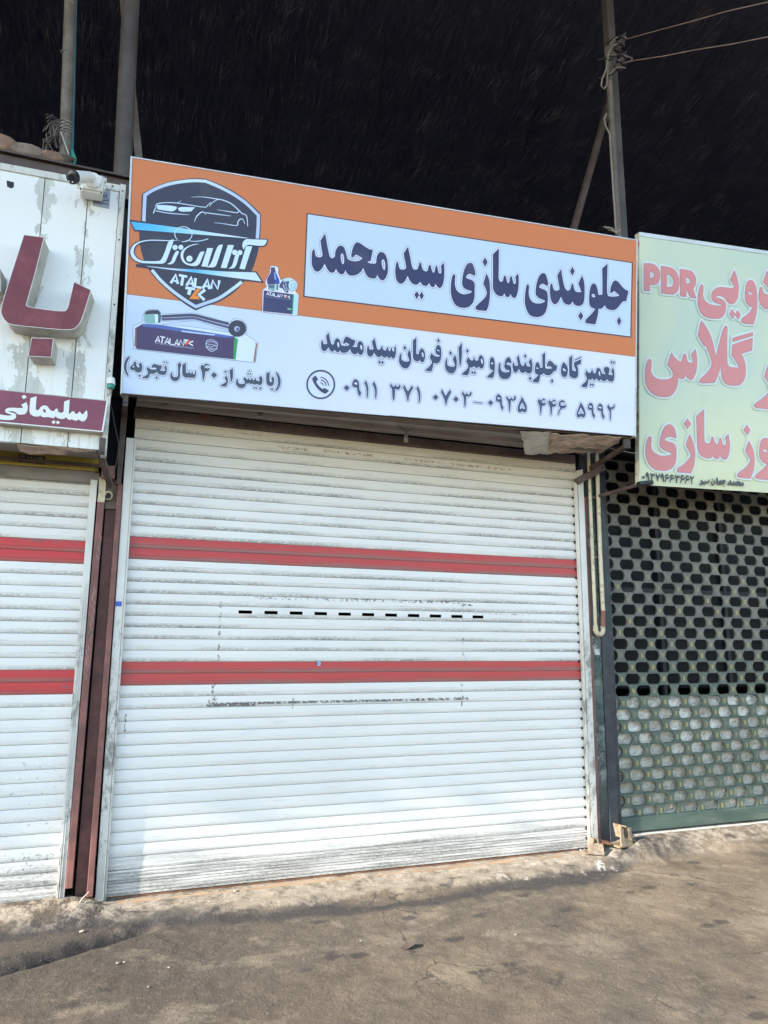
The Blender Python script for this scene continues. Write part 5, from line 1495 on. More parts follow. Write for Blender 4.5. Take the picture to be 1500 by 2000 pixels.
# dark junction of plates over the right jamb
jn = thing('steel_bracket', (3.72, -.05, 3.05), 'dark steel gusset over the jamb at the right end of the orange sign', 'bracket')
mb = MB(); mb.box(3.60, 3.86, -.05, .08, 3.06, 3.29); mb.build('gusset_plate', M['black_steel'], jn)
mb = MB(); mb.obox((3.68, -.075, 3.05), (1, -.1, .55), (0, 1, 0), (-.55, 0, 1), .30, .05, .055); mb.build('angle_piece', M['brown_steel'], jn)

# rumpled cardboard and a milky plastic sheet tucked under the sign
def crumple(name, corners, mat, seed, amp, label, cat, nu=14, nv=8):
    A, B, C, D = [Vector(c) for c in corners]
    mb = MB(); V = []
    for i in range(nu + 1):
        for j in range(nv + 1):
            u, v = i / nu, j / nv
            p = A * (1 - u) * (1 - v) + B * u * (1 - v) + C * u * v + D * (1 - u) * v
            nn = float(fbm(np.array([u * 5.]), np.array([v * 3.5]), seed)[0]) + .5 * float(fbm(np.array([u * 13.]), np.array([v * 9.]), seed + 9)[0])
            V.append(p + Vector((0, -amp * nn, amp * nn * .7)))
    mb.add(V, [(i * (nv + 1) + j, (i + 1) * (nv + 1) + j, (i + 1) * (nv + 1) + j + 1, i * (nv + 1) + j + 1) for i in range(nu) for j in range(nv)], 0, True)
    o = mb.build(name, mat, None, origin=A)
    s = o.modifiers.new('thick', 'SOLIDIFY'); s.thickness = .003
    return tag(o, label, cat)


crumple('cardboard_sheet', [aty(1078, 846, -.66), aty(1212, 857, -.72), aty(1175, 884, -.12), aty(1068, 887, -.12)], M['cardboard'], 91, .07, 'rumpled brown cardboard tucked under the right end of the orange sign', 'cardboard')
crumple('plastic_flap', [aty(1017, 841, -.62), aty(1076, 845, -.65), aty(1071, 886, -.30), aty(1025, 888, -.30)], M['milk_plastic'], 95, .03, 'milky grey plastic flap hanging under the orange sign beside the cardboard', 'plastic flap', 8, 6)

# bulb holder dangling under the sign
bh = thing('bulb_socket', aty(793, 862, -.3), 'small bare bulb holder dangling on wires under the middle of the orange sign', 'bulb holder')
c = aty(793, 855, -.3)
mb = MB(); mb.tube([c + Vector((0, 0, .022)), c + Vector((0, 0, .014)), c, c + Vector((0, 0, -.028)), c + Vector((0, 0, -.032))], .014, 12, radii=[.007, .014, .016, .018, .016]); mb.build('holder', M['galv'], bh)
mb = MB()
mb.tube([c + Vector((0, 0, .02)), c + Vector((-.006, 0, .05)), c + Vector((-.05, .02, .095))], .0025, 6)
mb.tube([c + Vector((0, 0, .02)), c + Vector((.01, 0, .05)), c + Vector((.07, .02, .09))], .0025, 6); mb.build('wire', M['wire_dark'], bh)

wr = MB(); p0 = aty(1165, 868, -.45); p1 = aty(1247, 887, -.47)
wr.tube([p0, (p0 + p1) / 2 + Vector((0, 0, -.006)), p1], .003, 6)
tag(wr.build('loose_wire', M['wire_grey'], None, origin=p0), 'thin pale wire slung from under the orange sign to the faded banner frame', 'wire')

# ------------------------------------------------------------------ left sign of aluminium boards
lsn = thing('board_sign', (-.7, -.45, 2.79), 'white composite board sign with raised maroon block letters and peeling film, cut by the frame', 'shop sign')
LP = Plane((0, -.45, 0), (1, 0, 0), (0, 0, 1))
xr_b, xr_t = -.173, -.166
mb = MB()
seams = [-1.6, -1.18, -.92, -.655, -.395]
xsn = [-2.1] + seams
for a, b in zip(xsn, seams + [-.205]):
    mb.box(a + .0025, b - .0025, -.45, -.41, 2.79, 4.545 + .0)
mb.build('board', M['peeling_panel'], lsn)
mb = MB(); mb.box(-2.1, -.17, -.4095, -.16, 2.80, 4.57); mb.build('back_box', M['galv'], lsn)
mb = MB(); mb.box(-.2045, -.169, -.462, -.405, 2.75, 4.60); mb.build('corner_trim', M['white_rail'], lsn, bevel=.003)
mb = MB(); mb.hexa([(-2.1, -.46, 4.51), (-.206, -.46, 4.545), (-.206, -.40, 4.545), (-2.1, -.40, 4.51), (-2.1, -.46, 4.55), (-.206, -.46, 4.59), (-.206, -.40, 4.59), (-2.1, -.40, 4.55)]); mb.build('top_trim', M['white_rail'], lsn)
mb = MB()
for z in (4.55, 4.2, 3.75, 3.3, 2.80):
    mb.tube([(-.187, -.4635, z), (-.187, -.461, z)], .006, 8)
for x in (-.25, -.33): mb.tube([(x, -.4635, 4.57), (x, -.461, 4.57)], .006, 8)
mb.build_each('rivet', M['black_steel'], lsn)


def block_letter(name, contours_px, depth, parent):
    c = [[LP.uv(*q) for q in smooth_closed(p, 3)] for p in contours_px]
    f = .92                                    # letters stand proud of the board, so bring the outline to their own plane
    LF = Plane((0, -.45 - depth, 0), (1, 0, 0), (0, 0, 1))
    c = orient([[LF.uv(*q) for q in smooth_closed(p, 3)] for p in contours_px])
    V, Fc = fill(c)
    mb = MB()
    mb.add([LF.at(u, v, 0) for u, v in V], Fc, 0)
    for ring in c:
        n = len(ring)
        mb.add([LF.at(u, v, .0) for u, v in ring] + [LF.at(u + .15 * depth, v, -depth + .001) for u, v in ring], [(i, (i + 1) % n, n + (i + 1) % n, n + i) for i in range(n)], 1)
        ro = offset([ring], .0035)[0]
        if len(ro) >= 3:
            m = len(ro)
            vv_ = [LF.at(u, v, .0012) for u, v in ro]; ri = ring
            # thin bright lip round the face
    mb2 = MB()
    oc = offset(c, .003)
    V2, F2 = fill(oc)
    mb2.add([LF.at(u, v, -.0012) for u, v in V2], F2, 0)
    o = mb.build(name, [M['maroon'], M['grey_letter_side']], parent, recalc=False)
    mb2.build('lip', M['pale_print'], o, recalc=False)
    return o


block_letter('raised_letter', parse("137,548* 247,562* 200,750 148,935* 158,955 270,972 355,980 382,965 400,900 420,815* 513,860* 485,950 458,1030 430,1068 395,1082 300,1078 80,1055 35,1035 12,1000 10,960 40,850", 0, 270, 2.9), .15, lsn)
block_letter('raised_letter', parse("180,1132* 300,1136* 288,1238* 162,1232*", 0, 270, 2.9), .14, lsn)
block_letter('raised_letter', parse("-160,700* -6,728* 2,860* -160,850*", 0, 270, 2.9), .15, lsn)
# sticker behind the junction box
mb = MB(); s0 = aty(181, 400, -.452); s1 = aty(216, 372, -.452)
mb.box(s0.x, s1.x, -.4525, -.4505, s0.z - .005, s1.z + .01)
stk = mb.build('sticker', simple('grey_sticker', (.32, .36, .46), .5, var=.15), lsn)
SPn = Plane((0, -.4532, 0), (1, 0, 0), (0, 0, 1))
spn = Print(SPn)
zz = lambda a, b: (120 + a / 11.538, 320 + b / 11.538)
for pts, w in (([(955, 690), (960, 740), (1015, 745), (1020, 685)], 1.8), ([(720, 810), (830, 815), (1070, 835)], 1.6), ([(1060, 835), (1070, 795)], 1.4), ([(985, 790), (1000, 792)], 1.4), ([(1030, 780), (1050, 783)], 1.3)):
    spn.stroke([zz(*p) for p in pts], w, (.015, .015, .03), .0002, smooth=False)
for i in range(10):
    x = 735 + i * 34
    spn.stroke([zz(x, 845 + i * 4), zz(x + 8, 885 + i * 4)], 1.1, (.02, .02, .035), .0002, smooth=False)
    if i % 2: spn.stroke([zz(x, 885 + i * 4), zz(x + 20, 882 + i * 4)], 1.0, (.02, .02, .035), .0003, smooth=False)
spn.build('printed_lines', stk)
# torn notch with a dark hole near the top
mb = MB(); c = aty(20, 358, -.4515)
pts = [(c.x - .022, -.4512, c.z + .015), (c.x + .02, -.4512, c.z + .012), (c.x + .022, -.4512, c.z - .02), (c.x + .008, -.4512, c.z - .034), (c.x - .016, -.4512, c.z - .026)]
mb.prism(pts, (0, .001, 0)); mb.build('torn_hole', M['black_steel'], lsn)

# maroon name plate fixed low on the left sign
npl = thing('name_sign', (-.48, -.5, 2.88), 'long maroon name plate with white lettering low on the peeling board sign', 'name plate')
mb = MB()
mb.hexa([(-2.1, -.515, 2.872), (-.200, -.515, 2.885), (-.200, -.452, 2.885), (-2.1, -.452, 2.872), (-2.1, -.515, 3.072), (-.185, -.515, 3.092), (-.185, -.452, 3.092), (-2.1, -.452, 3.072)])
mb.build('plate_box', M['grey_letter_side'], npl)
mb = MB()
mb.prism([(-2.1, -.5175, 2.880), (-.206, -.5175, 2.893), (-.191, -.5175, 3.086), (-2.1, -.5175, 3.066)], (0, .002, 0)); mb.build('plate_face', M['maroon_plate'], npl)
mb = MB()
mb.prism([(-2.1, -.518, 2.874), (-.198, -.518, 2.887), (-.206, -.518, 2.893), (-2.1, -.518, 2.880)], (0, .0024, 0))
mb.prism([(-.206, -.5181, 2.893), (-.198, -.5181, 2.887), (-.183, -.5181, 3.092), (-.191, -.5181, 3.086)], (0, .0024, 0)); mb.build('white_edge', M['pale_print'], npl)
NP = Plane((0, -.5185, 0), (1, 0, 0), (0, 0, 1))
p = Print(NP); p.shape(G['soleymani'], (.70, .74, .76), .0006); p.build('name_lettering', npl)

# ragged soffit, yellow tin strip and angle bar below the left sign
crumple('foam_strip', [aty(33, 868, -.44), aty(198, 880, -.44), aty(193, 888, -.2), aty(42, 886, -.2)], M['cardboard'], 103, .035, 'long strip of torn brown packing foam under the peeling board sign', 'packing foam', 22, 6)
mb = MB(); mb.box(-2.1, -.21, -.40, -.03, 2.835, 2.865); tag(mb.build('soffit_board', M['brown_steel'], None, origin=(-.6, -.2, 2.85)), 'rusty soffit board under the peeling left sign', 'soffit')
yl = thing('tin_strip', (-.5, -.02, 2.75), 'yellow tin strip with worn black lettering above the left shutter', 'tin strip')
mb = MB(); mb.box(-2.1, -.215, -.036, -.028, 2.742, 2.83); mb.build('strip_face', M['yellow_tin'], yl)
YP = Plane((0, -.0362, 0), (1, 0, 0), (0, 0, 1))
yp = Print(YP)
yz = lambda a, b: (a / 6.25, 840 + b / 6.25)
yp.shape([[yz(218, 296) + (1,), yz(556, 322) + (1,), yz(552, 418) + (1,), yz(215, 388) + (1,)]], (.02, .018, .02), .0004)
for pts in ([(240, 318), (305, 322)], [(335, 322), (350, 335)], [(375, 340), (395, 325)], [(420, 335), (440, 330)], [(460, 338), (525, 342)], [(250, 372), (290, 375)], [(345, 380), (360, 384)], [(400, 385), (430, 388)], [(465, 388), (520, 392)]):
    yp.stroke([yz(*q) for q in pts], 1.7, (.42, .40, .33), .0007, smooth=False)
yp.build('worn_lettering', yl)
yp = Print(YP)
for pts in ([(28, 325), (30, 298), (95, 302), (98, 325)], [(120, 330), (122, 306), (188, 310), (190, 335)], [(870, 408), (878, 428), (900, 428), (905, 408)], [(928, 410), (935, 430), (955, 430)], [(975, 412), (982, 434), (1000, 434), (1005, 414)], [(1020, 416), (1030, 438), (1050, 436), (1052, 418)], [(640, 400), (668, 404)]):
    yp.stroke([yz(*q) for q in pts], 1.0, (.05, .04, .02), .0007, smooth=False)
yp.build('worn_lettering', yl)
mb = MB(); a = aty(0, 894, -.10); b = aty(200, 905, -.10)
mb.box(-2.1, -.19, -.11, -.085, a.z - .009, a.z + .011); tag(mb.build('angle_bar', M['dark_rust'], None, origin=(-.6, -.1, a.z)), 'dark brown angle bar crossing in front of the yellow tin strip', 'bar')
br = thing('sign_bracket', (-.2, -.3, 2.7), 'rusty square tube bracket holding the lower corner of the peeling board sign', 'bracket')
mb = MB(); a = aty(200, 864, -.47)
mb.box(a.x - .018, a.x + .018, -.475, -.44, 2.755, 2.862)
mb.box(a.x - .012, a.x + .012, -.4762, -.4752, 2.757, 2.775, 1)
mb.obox((a.x + .025, -.28, 2.715), (.10, .42, -.2), (1, 0, 0), (0, 0, 1), .38, .035, .03); mb.build('square_tube', [M['brown_steel'], M['black_steel']], br)
mb = MB(); c = aty(214, 920, -.10); mb.box(c.x - .05, c.x + .035, -.11, .01, c.z - .05, c.z + .035); mb.build('weld_plate', M['red_oxide'], br)

# lamp socket clipped on the corner trim
so_ = thing('lamp_socket', aty(217, 760, -.48), 'white and green lamp socket hanging on the edge of the peeling board sign', 'lamp socket')
c = aty(217, 745, -.49)
mb = MB(); mb.tube([c + Vector((0, 0, .026)), c + Vector((0, 0, .020)), c + Vector((0, 0, -.014)), c + Vector((0, 0, -.02))], .02, 14, radii=[.014, .021, .026, .028]); mb.build('cap', M['white_plastic'], so_)
mb = MB(); mb.tube([c + Vector((0, 0, -.021)), c + Vector((0, 0, -.046))], .0225, 14); mb.build('collar', M['teal_plastic'], so_)
mb = MB()
for k in range(6):
    q = c + Vector((.004 * (k - 2.5), 0, -.046)); mb.tube([q, q + Vector((rr.uniform(-.008, .008), -.004, -.03)), q + Vector((rr.uniform(-.02, .02), -.004, -.045 - .008 * (k % 3)))], .0018, 5)
mb.build('wire', M['wire_grey'], so_)
mb = MB()
q = [aty(213, 768, -.30), aty(224, 830, -.28), aty(232, 868, -.27), aty(228, 900, -.26), aty(221, 930, -.25)]
mb.tube(q, .004, 6); tag(mb.build('loop_wire', M['wire_dark'], None, origin=q[0]), 'dark looped cable in the gap left of the orange sign', 'wire')

# security camera on its junction box
sc_ = thing('security_camera', aty(180, 370, -.5), 'white bullet security camera with black face on the corner of the peeling board sign', 'security camera')
ZP = lambda a, b, y: aty(120 + a / 11.538, 320 + b / 11.538, y)
mb = MB()
b0, b1, b2, b3 = ZP(415, 600, -.56), ZP(925, 680, -.56), ZP(975, 265, -.56), ZP(470, 200, -.56)
mb.prism([b0, b1, b2, b3], (0, .095, 0)); jb = mb.build('junction_box', M['white_plastic'], sc_, bevel=.008)
mb = MB(); mb.prism([b0 + Vector((.012, -.012, .012)), b1 + Vector((-.012, -.012, .012)), b2 + Vector((-.012, -.012, -.012)), b3 + Vector((.012, -.012, -.012))], (0, .0115, 0)); mb.build('box_lid', M['white_plastic'], jb, bevel=.004)
mb = MB()
for a, b in ((435, 565), (895, 648), (942, 270), (692, 235)):
    s = ZP(a, b, -.573); mb.tube([s, s + Vector((0, -.004, 0))], .006, 10)
mb.build_each('screw', M['black_plastic'], jb)
mb = MB()
for a, b in ((1000, 385), (980, 560)):
    s = ZP(a, b, -.52); mb.tube([s + Vector((-.012, 0, 0)), s + Vector((.004, 0, 0))], .018, 10)
mb.build_each('latch', M['white_plastic'], jb, bevel=.002)
mb = MB(); s = ZP(705, 385, -.575)
mb.tube([s + Vector((0, .004, 0)), s + Vector((0, -.014, 0)), s + Vector((0, -.02, 0))], .052, 24, radii=[.052, .052, .044]); mb.build('base_disc', M['white_plastic'], sc_)
mb = MB()
e0 = s + Vector((-.005, -.02, .012)); e1 = ZP(640, 330, -.64)
mb.tube([e0, (e0 + e1) / 2, e1], .022, 14); mb.build('bracket_arm', M['white_plastic'], sc_)
mb = MB()
h0 = ZP(650, 300, -.64); h1 = ZP(260, 300, -.75)
mb.tube([h0, h0 + (h1 - h0) * .03, h0 + (h1 - h0) * .9, h1 + (h0 - h1) * .04], .04, 20, radii=[.026, .034, .039, .039]); mb.build('body', M['white_plastic'], sc_)
mb = MB(); dh = (h1 - h0).normalized()
mb.tube([h1 - dh * .012, h1 + dh * .012, h1 + dh * .016], 20 * .002, 20, radii=[.041, .041, .036]); fc = mb.build('face', M['black_plastic'], sc_)
mb = MB(); mb.tube([h1 + dh * .0165, h1 + dh * .019], .02, 16); mb.build('lens', M['glass'], fc)
mb = MB()
for k in (-1, 1):
    q = h1 + dh * .0165 + Vector((.010 * k, 0, -.03)); mb.tube([q, q + dh * .003], .0045, 8)
mb.build_each('led', M['silver'], fc)
mb = MB()
q = [aty(0, 343, -.40), aty(60, 340, -.40), aty(128, 343, -.42)]
mb.tube(q, .009, 8); tag(mb.build('blue_conduit', M['blue_cable'], None, origin=q[0]), 'blue conduit running along the top of the peeling board sign to the camera', 'cable')

# ------------------------------------------------------------------ faded banner on the right
RSN = Plane((3.869, -.45, 2.908), (1, 0, 0), (0, -.075, 1))
rb = thing('banner_sign', (5.0, -.5, 2.9), 'faded yellow green banner sign with pink lettering at the right edge of the photo', 'shop sign')
rTL, rBL = RSN.uv(1249, 454), RSN.uv(1249, 946)
rw = 2.9
nu, nv = 30, 22
slope_t = (RSN.uv(1500, 491)[1] - rTL[1]) / (RSN.uv(1500, 491)[0] - rTL[0]); slope_b = (RSN.uv(1500, 962)[1] - rBL[1]) / (RSN.uv(1500, 962)[0] - rBL[0])
mb = MB()
V = []
for i in range(nu + 1):
    for j in range(nv + 1):
        u = i / nu * rw; t = j / nv
        vb = rBL[1] + slope_b * u; vt = rTL[1] + slope_t * u
        x = (rBL[0] * (1 - t) + rTL[0] * t) + u
        w = .004 * math.exp(-u * 6) * math.sin(j * 2.1) if 0 < i else 0
        if j == 0: w -= .012
        if j == nv: w -= .006
        V.append(RSN.at(x, vb * (1 - t) + vt * t, w))
mb.add(V, [(i * (nv + 1) + j, (i + 1) * (nv + 1) + j, (i + 1) * (nv + 1) + j + 1, i * (nv + 1) + j + 1) for i in range(nu) for j in range(nv)], 0, True)
mb.build('banner_face', M['banner'], rb)
mb = MB()
mb.prism([RSN.at(rBL[0] - .004, rBL[1], -.002), RSN.at(rTL[0] - .004, rTL[1], -.002), RSN.at(rTL[0] + .012, rTL[1], -.004), RSN.at(rBL[0] + .012, rBL[1], -.004)], RSN.n * -.045)
mb.build('side_fold', simple('side_fold', (.62, .62, .52), .5, var=.2, scale=9, dirt=(.3, .13, .04), dirt_amt=.9, dscale=13), rb)
mb = MB()
mb.prism([RSN.at(rTL[0], rTL[1] - .03, .0015), RSN.at(rTL[0] + rw, rTL[1] + slope_t * rw - .03, .0015), RSN.at(rTL[0] + rw, rTL[1] + slope_t * rw + .004, .0015), RSN.at(rTL[0], rTL[1] + .004, .0015)], RSN.n * -.06)
mb.build('top_edge', simple('banner_edge', (.55, .62, .68), .5, var=.12), rb)
mb = MB()
mb.prism([RSN.at(rBL[0] + .02, rBL[1] + .01, -.05), RSN.at(rBL[0] + rw, rBL[1] + slope_b * rw + .01, -.05), RSN.at(rTL[0] + rw, rTL[1] + slope_t * rw - .01, -.05), RSN.at(rTL[0] + .02, rTL[1] - .01, -.05)], RSN.n * -.03)
mb.build('back_frame', M['rust'], rb)
mb = MB()
for t in np.linspace(.04, .97, 11):
    q = RSN.at(rBL[0] * (1 - t) + rTL[0] * t - .0045, rBL[1] * (1 - t) + rTL[1] * t, -.03)
    mb.tube([q, q + Vector((-.004, 0, 0))], .006, 6)
mb.build_each('rivet', M['rust'], rb)
PINK = (.60, .225, .235); GLOW = (.60, .69, .70)
allr = split_groups(G['pdr'] + G['dooyi'] + G['gelas'] + G['vazsazi'])
# the lettering must end where the banner ends; letters at the cut edge run on beyond the frame
p = Print(RSN)
for k, c in enumerate(allr):
    p.shape(c, GLOW, .006 + k * .00003, .020)
for k, c in enumerate(allr):
    p.shape(c, (.48, .25, .33), .0075 + k * .00003, .0045); p.shape(c, PINK, .009 + k * .00003)
p.build('pink_lettering', rb)
p = Print(RSN)
DK = (.045, .055, .075)


def bbox(c):
    a = np.array([(q[0], q[1]) for r in c for q in r]); return a.min(0), a.max(0)


def place(c, x0, y0, x1, y1, shear=.10):
    lo, hi = bbox(c)
    def f(q):
        u = (q[0] - lo[0]) / (hi[0] - lo[0]); v = (q[1] - lo[1]) / (hi[1] - lo[1])
        return (x0 + u * (x1 - x0), y0 + v * (y1 - y0) + (u - .5) * shear * (x1 - x0)) + tuple(q[2:])
    return mapped(c, f)


dg1, dg2, dg3 = split_groups(G['d1']), split_groups(G['d2']), split_groups(G['d3'])
D0, D9, D1_, D3, D7 = dg1[0], dg1[1], dg1[2], dg1[4], dg1[5]
D6, D2 = dg3[2], dg3[-1]
sj = lambda a, b: (1240 + a / 6.5217, 910 + b / 6.5217)
seq = [(D0, 88, 128, 122, 162), (D9, 135, 85, 180, 188), (D3, 190, 92, 245, 192), (D7, 258, 97, 315, 197), (D9, 325, 100, 370, 205), (D6, 378, 108, 428, 208), (D6, 440, 112, 492, 213), (D3, 505, 117, 562, 216), (D6, 575, 122, 626, 222), (D6, 636, 127, 688, 228), (D2, 698, 130, 745, 233)]
for c, x0, y0, x1, y1 in seq:
    a = sj(x0, y0); b = sj(x1, y1); p.shape(place(c, a[0], a[1], b[0], b[1], .03), DK, .006, .002)
for k, c in enumerate(split_groups(G['jahan'])): p.shape(c, DK, .0062 + k * .00002, .0015)
a = sj(1176, 178); b = sj(1382, 258); p.shape(place(G['mohammad'], a[0], a[1], b[0], b[1], -.02), DK, .0066, .001)
p.build('small_lettering', rb)
# arm that props the lower corner
arm = thing('banner_prop', aty(1165, 970, 0), 'rusty pipe arm propping the lower corner of the faded banner', 'bracket')
mb = MB(); a = aty(1160, 972, -.02); b = aty(1252, 945, -.44)
mb.tube([a, b], .016, 10); mb.build('pipe', M['brown_steel'], arm)
mb = MB(); mb.obox(b + Vector((.03, -.01, .005)), (1, 0, .15), (0, 1, 0), (0, 0, 1), .14, .06, .035); mb.build('clamp', M['black_steel'], arm, bevel=.01)

# ------------------------------------------------------------------ roof edge, stones, posts and wires above
rbm = thing('roof_beam', (-1.0, .1, 4.8), 'brown steel roof edge beam above the peeling board sign', 'beam')
mb = MB(); mb.box(-14, -.12, .0, .11, 4.775, 4.925); mb.build('web', M['brown_steel'], rbm)
mb = MB(); mb.box(-14, -.11, -.03, .13, 4.93, 4.945); mb.build('top_flange', M['brown_steel'], rbm)


def rock(loc, sx, sy, sz, seed, label):
    bm = bmesh.new(); bmesh.ops.create_icosphere(bm, subdivisions=3, radius=1)
    for v in bm.verts:
        n = float(fbm(np.array([v.co.x * 1.3 + 5]), np.array([v.co.y * 1.3 + v.co.z * .9 + 5]), seed, 3)[0])
        k = 1 + .55 * n
        v.co = Vector((max(-.82, min(.82, v.co.x * k)) * sx, max(-.8, min(.8, v.co.y * k)) * sy, max(-.75, min(.75, v.co.z * k)) * sz))
    me = bpy.data.meshes.new('stone'); bm.to_mesh(me); bm.free()
    me.polygons.foreach_set('use_smooth', [True] * len(me.polygons))
    me.materials.append(M['stone'] if 'brown' not in label else M['brick_stone'])
    o = bpy.data.objects.new('stone', me); COL.objects.link(o); o.location = loc
    tag(o, label, 'stone', 'stones lying along the roof edge')


M['brick_stone'] = simple('brick_stone', (.27, .17, .12), .9, var=.35, scale=8, dirt=(.12, .09, .08), dirt_amt=.6, bump=.6)
for px, py, sx, sz, sd_, lb in ((2, 300, .13, .085, 3, 'brown stone on the roof edge cut by the left frame'), (54, 300, .145, .06, 5, 'flat grey stone in the middle of the roof edge'), (104, 306, .085, .055, 8, 'small brown stone on the roof edge against the thin pole')):
    q = aty(px, py, .06); rock((q.x, .06, 4.945 + sz * .72), sx, .1, sz, sd_, lb)


def pole(name, label, pts, r, mat, cat='pole', n=12, radii=None):
    t = thing(name, Vector(pts[0]), label, cat)
    mb = MB(); mb.tube(pts, r, n, radii=radii); mb.build('shaft', mat, t)
    return t


# thin pale pole with lashings on the left
zL = 8.0
b = aty(126, 338, .25); t_ = aty(137, 0, .25); d_ = (t_ - b).normalized()
pl = pole('pole', 'thin pale pole with wire lashings rising from the roof edge on the left', [b - d_ * .3, t_ + d_ * 2.0], .042, M['pale_pipe'])
mb = MB()
def lash(mb, c, d, r, turns, pitch, wr, jit=0):
    x = d.cross(Vector((0, 1, 0))).normalized(); y = d.cross(x)
    pts = []
    for k in range(turns * 12 + 1):
        a = k / 12 * 2 * math.pi
        pts.append(c + x * r * math.cos(a) + y * r * math.sin(a) + d * (pitch * k / 12 + jit * math.sin(k * 1.3)))
    mb.tube(pts, wr, 5)
c1 = aty(131, 105, .25)
lash(mb, c1, d_, .044, 1, .006, .004)
mb.build('wire_lashing', M['wire_grey'], pl)
mb = MB()
c2 = aty(128, 262, .25)
lash(mb, c2, d_, .046, 7, .014, .005, .006)
mb.build('wire_lashing', M['wire_grey'], pl)
mb = MB()
rq = random.Random(4)
for k in range(46):
    s = c2 + Vector((-.05, -.02, rq.uniform(-.05, .1)))
    e = s + Vector((rq.uniform(-.10, .02), rq.uniform(-.05, .02), rq.uniform(-.22, -.02)))
    mb.tube([s, (s + e) / 2 + Vector((rq.uniform(-.05, .03), 0, rq.uniform(-.02, .04))), e], rq.uniform(.002, .005), 4)
mb.build('frayed_ends', M['rag'], pl)
mb = MB(); q = [c2 + Vector((-.03, -.045, -.02)), aty(134, 300, .2), aty(138, 322, .19), aty(135, 335, .19)]
mb.tube(q, .006, 6); mb.build('white_cord', simple('white_cord', (.45, .43, .42), .6), pl)
mb = MB()
c3 = aty(125, 318, .2)
for k in range(3): lash(mb, c3 + Vector((-.015 * k, -.02, -.03 * k)), d_, .062 - .004 * k, 1, .02, .022, .005)
mb.tube([c3 + Vector((-.08, -.04, .0)), c3 + Vector((-.12, -.05, -.08)), c3 + Vector((-.05, -.06, -.13))], .03, 7, radii=[.02, .035, .012]); mb.build('rag_knot', M['rag'], pl)
q = [aty(147, 0, .27) + d_ * 2, aty(146, 60, .27), aty(144, 150, .27), aty(142, 230, .26), aty(141, 290, .25), aty(143, 325, .2)]
mb = MB(); mb.tube(q, .012, 8); tag(mb.build('blue_cable', M['blue_cable'], None, origin=q[-1]), 'blue cable running down beside the thin pale pole', 'cable')
mb = MB(); q = [aty(141, 293, .2), aty(145, 310, .18), aty(142, 330, .16)]
mb.tube(q, .014, 7, radii=[.008, .018, .01]); tag(mb.build('green_rag', M['teal_plastic'], None, origin=q[0]), 'scrap of green cloth tied at the foot of the thin pale pole', 'cloth')

# thick grey post beside it
b = aty(238.5, 350, .45); t_ = aty(256, 0, .45); d_ = (t_ - b).normalized()
pole('post', 'thick grey steel post behind the upper left corner of the orange sign', [b - d_ * .8, t_ + d_ * 1.9], .068, M['grey_post'], 'post', 20)
mb = MB(); a = aty(237, -40, .62); b2 = aty(272, 320, .66)
mb.obox((a + b2) / 2, b2 - a, (1, 0, 0), (0, 1, 0), (b2 - a).length + .3, .055, .055); tag(mb.build('brace', M['pale_pipe'], None, origin=b2), 'slanting brown brace behind the thick grey post', 'brace')

# right-hand pole: pale pipe lashed against a dark square post, with insulators and wires
b = aty(1207.5, 470, .2); t_ = aty(1189, 190, .2); d_ = (t_ - b).normalized()
rp = pole('pole', 'pale pipe pole carrying two insulators behind the right end of the orange sign', [b - d_ * .5, aty(1186.5, 95, .2)], .030, M['pale_pipe'])
bq = aty(1214, 465, .31); tq = aty(1186, 0, .31); dq = (tq - bq).normalized()
po = thing('post', bq, 'dark square steel post rising behind the pale insulator pole', 'post')
mb = MB(); mb.obox((bq + tq) / 2 + dq * .2, dq, (1, 0, 0), (0, 1, 0), (tq - bq).length + 1.6, .085, .085); mb.build('shaft', M['grey_post'], po)
mb = MB(); a = aty(1181, 232, .30); b = aty(1119, 452, .36); dd = (b - a).normalized()
mb.obox((a + b) / 2, dd, dd.cross(Vector((0, 1, 0))), (0, 1, 0), (b - a).length + .5, .052, .052); tag(mb.build('brace', M['dark_rust'], None, origin=b), 'slanting rusty brace left of the dark square post', 'brace')


def insulator(px, py, label):
    c = aty(px, py, .05)
    t = thing('insulator', c, label, 'insulator', 'insulators on the pale pole')
    ax = Vector((.25, -.55, .80)).normalized()
    mb = MB(); prof = [(-.10, .016), (-.085, .040), (-.06, .046), (-.045, .026), (-.025, .026), (-.01, .048), (.012, .050), (.028, .028), (.05, .028), (.062, .046), (.085, .042), (.10, .018)]
    mb.tube([c + ax * (a * .8) for a, r in prof], .04, 18, radii=[r for a, r in prof]); mb.build('spool', M['porcelain'], t)
    mb = MB()
    side = Vector((-.13, .12, -.03))
    mb.tube([c + ax * .10, c + ax * .105 + side * .5, c + ax * .08 + side], .009, 6); mb.tube([c - ax * .10, c - ax * .105 + side * .5, c - ax * .08 + side], .009, 6)
    mb.tube([c - ax * .11, c + ax * .11], .008, 6); mb.build('clevis', M['black_steel'], t)
    return c


i1 = insulator(1211, 86, 'upper brown porcelain insulator on the pale pole'); i2 = insulator(1212, 122, 'lower brown porcelain insulator on the pale pole')


def wire(pts, r, mat, label):
    mb = MB(); mb.tube(pts, r, 6); tag(mb.build('power_wire', mat, None, origin=pts[0]), label, 'wire')


def pxw(pts, y0, y1):
    n = len(pts); return [aty(a, b, y0 + (y1 - y0) * k / (n - 1)) for k, (a, b) in enumerate(pts)]


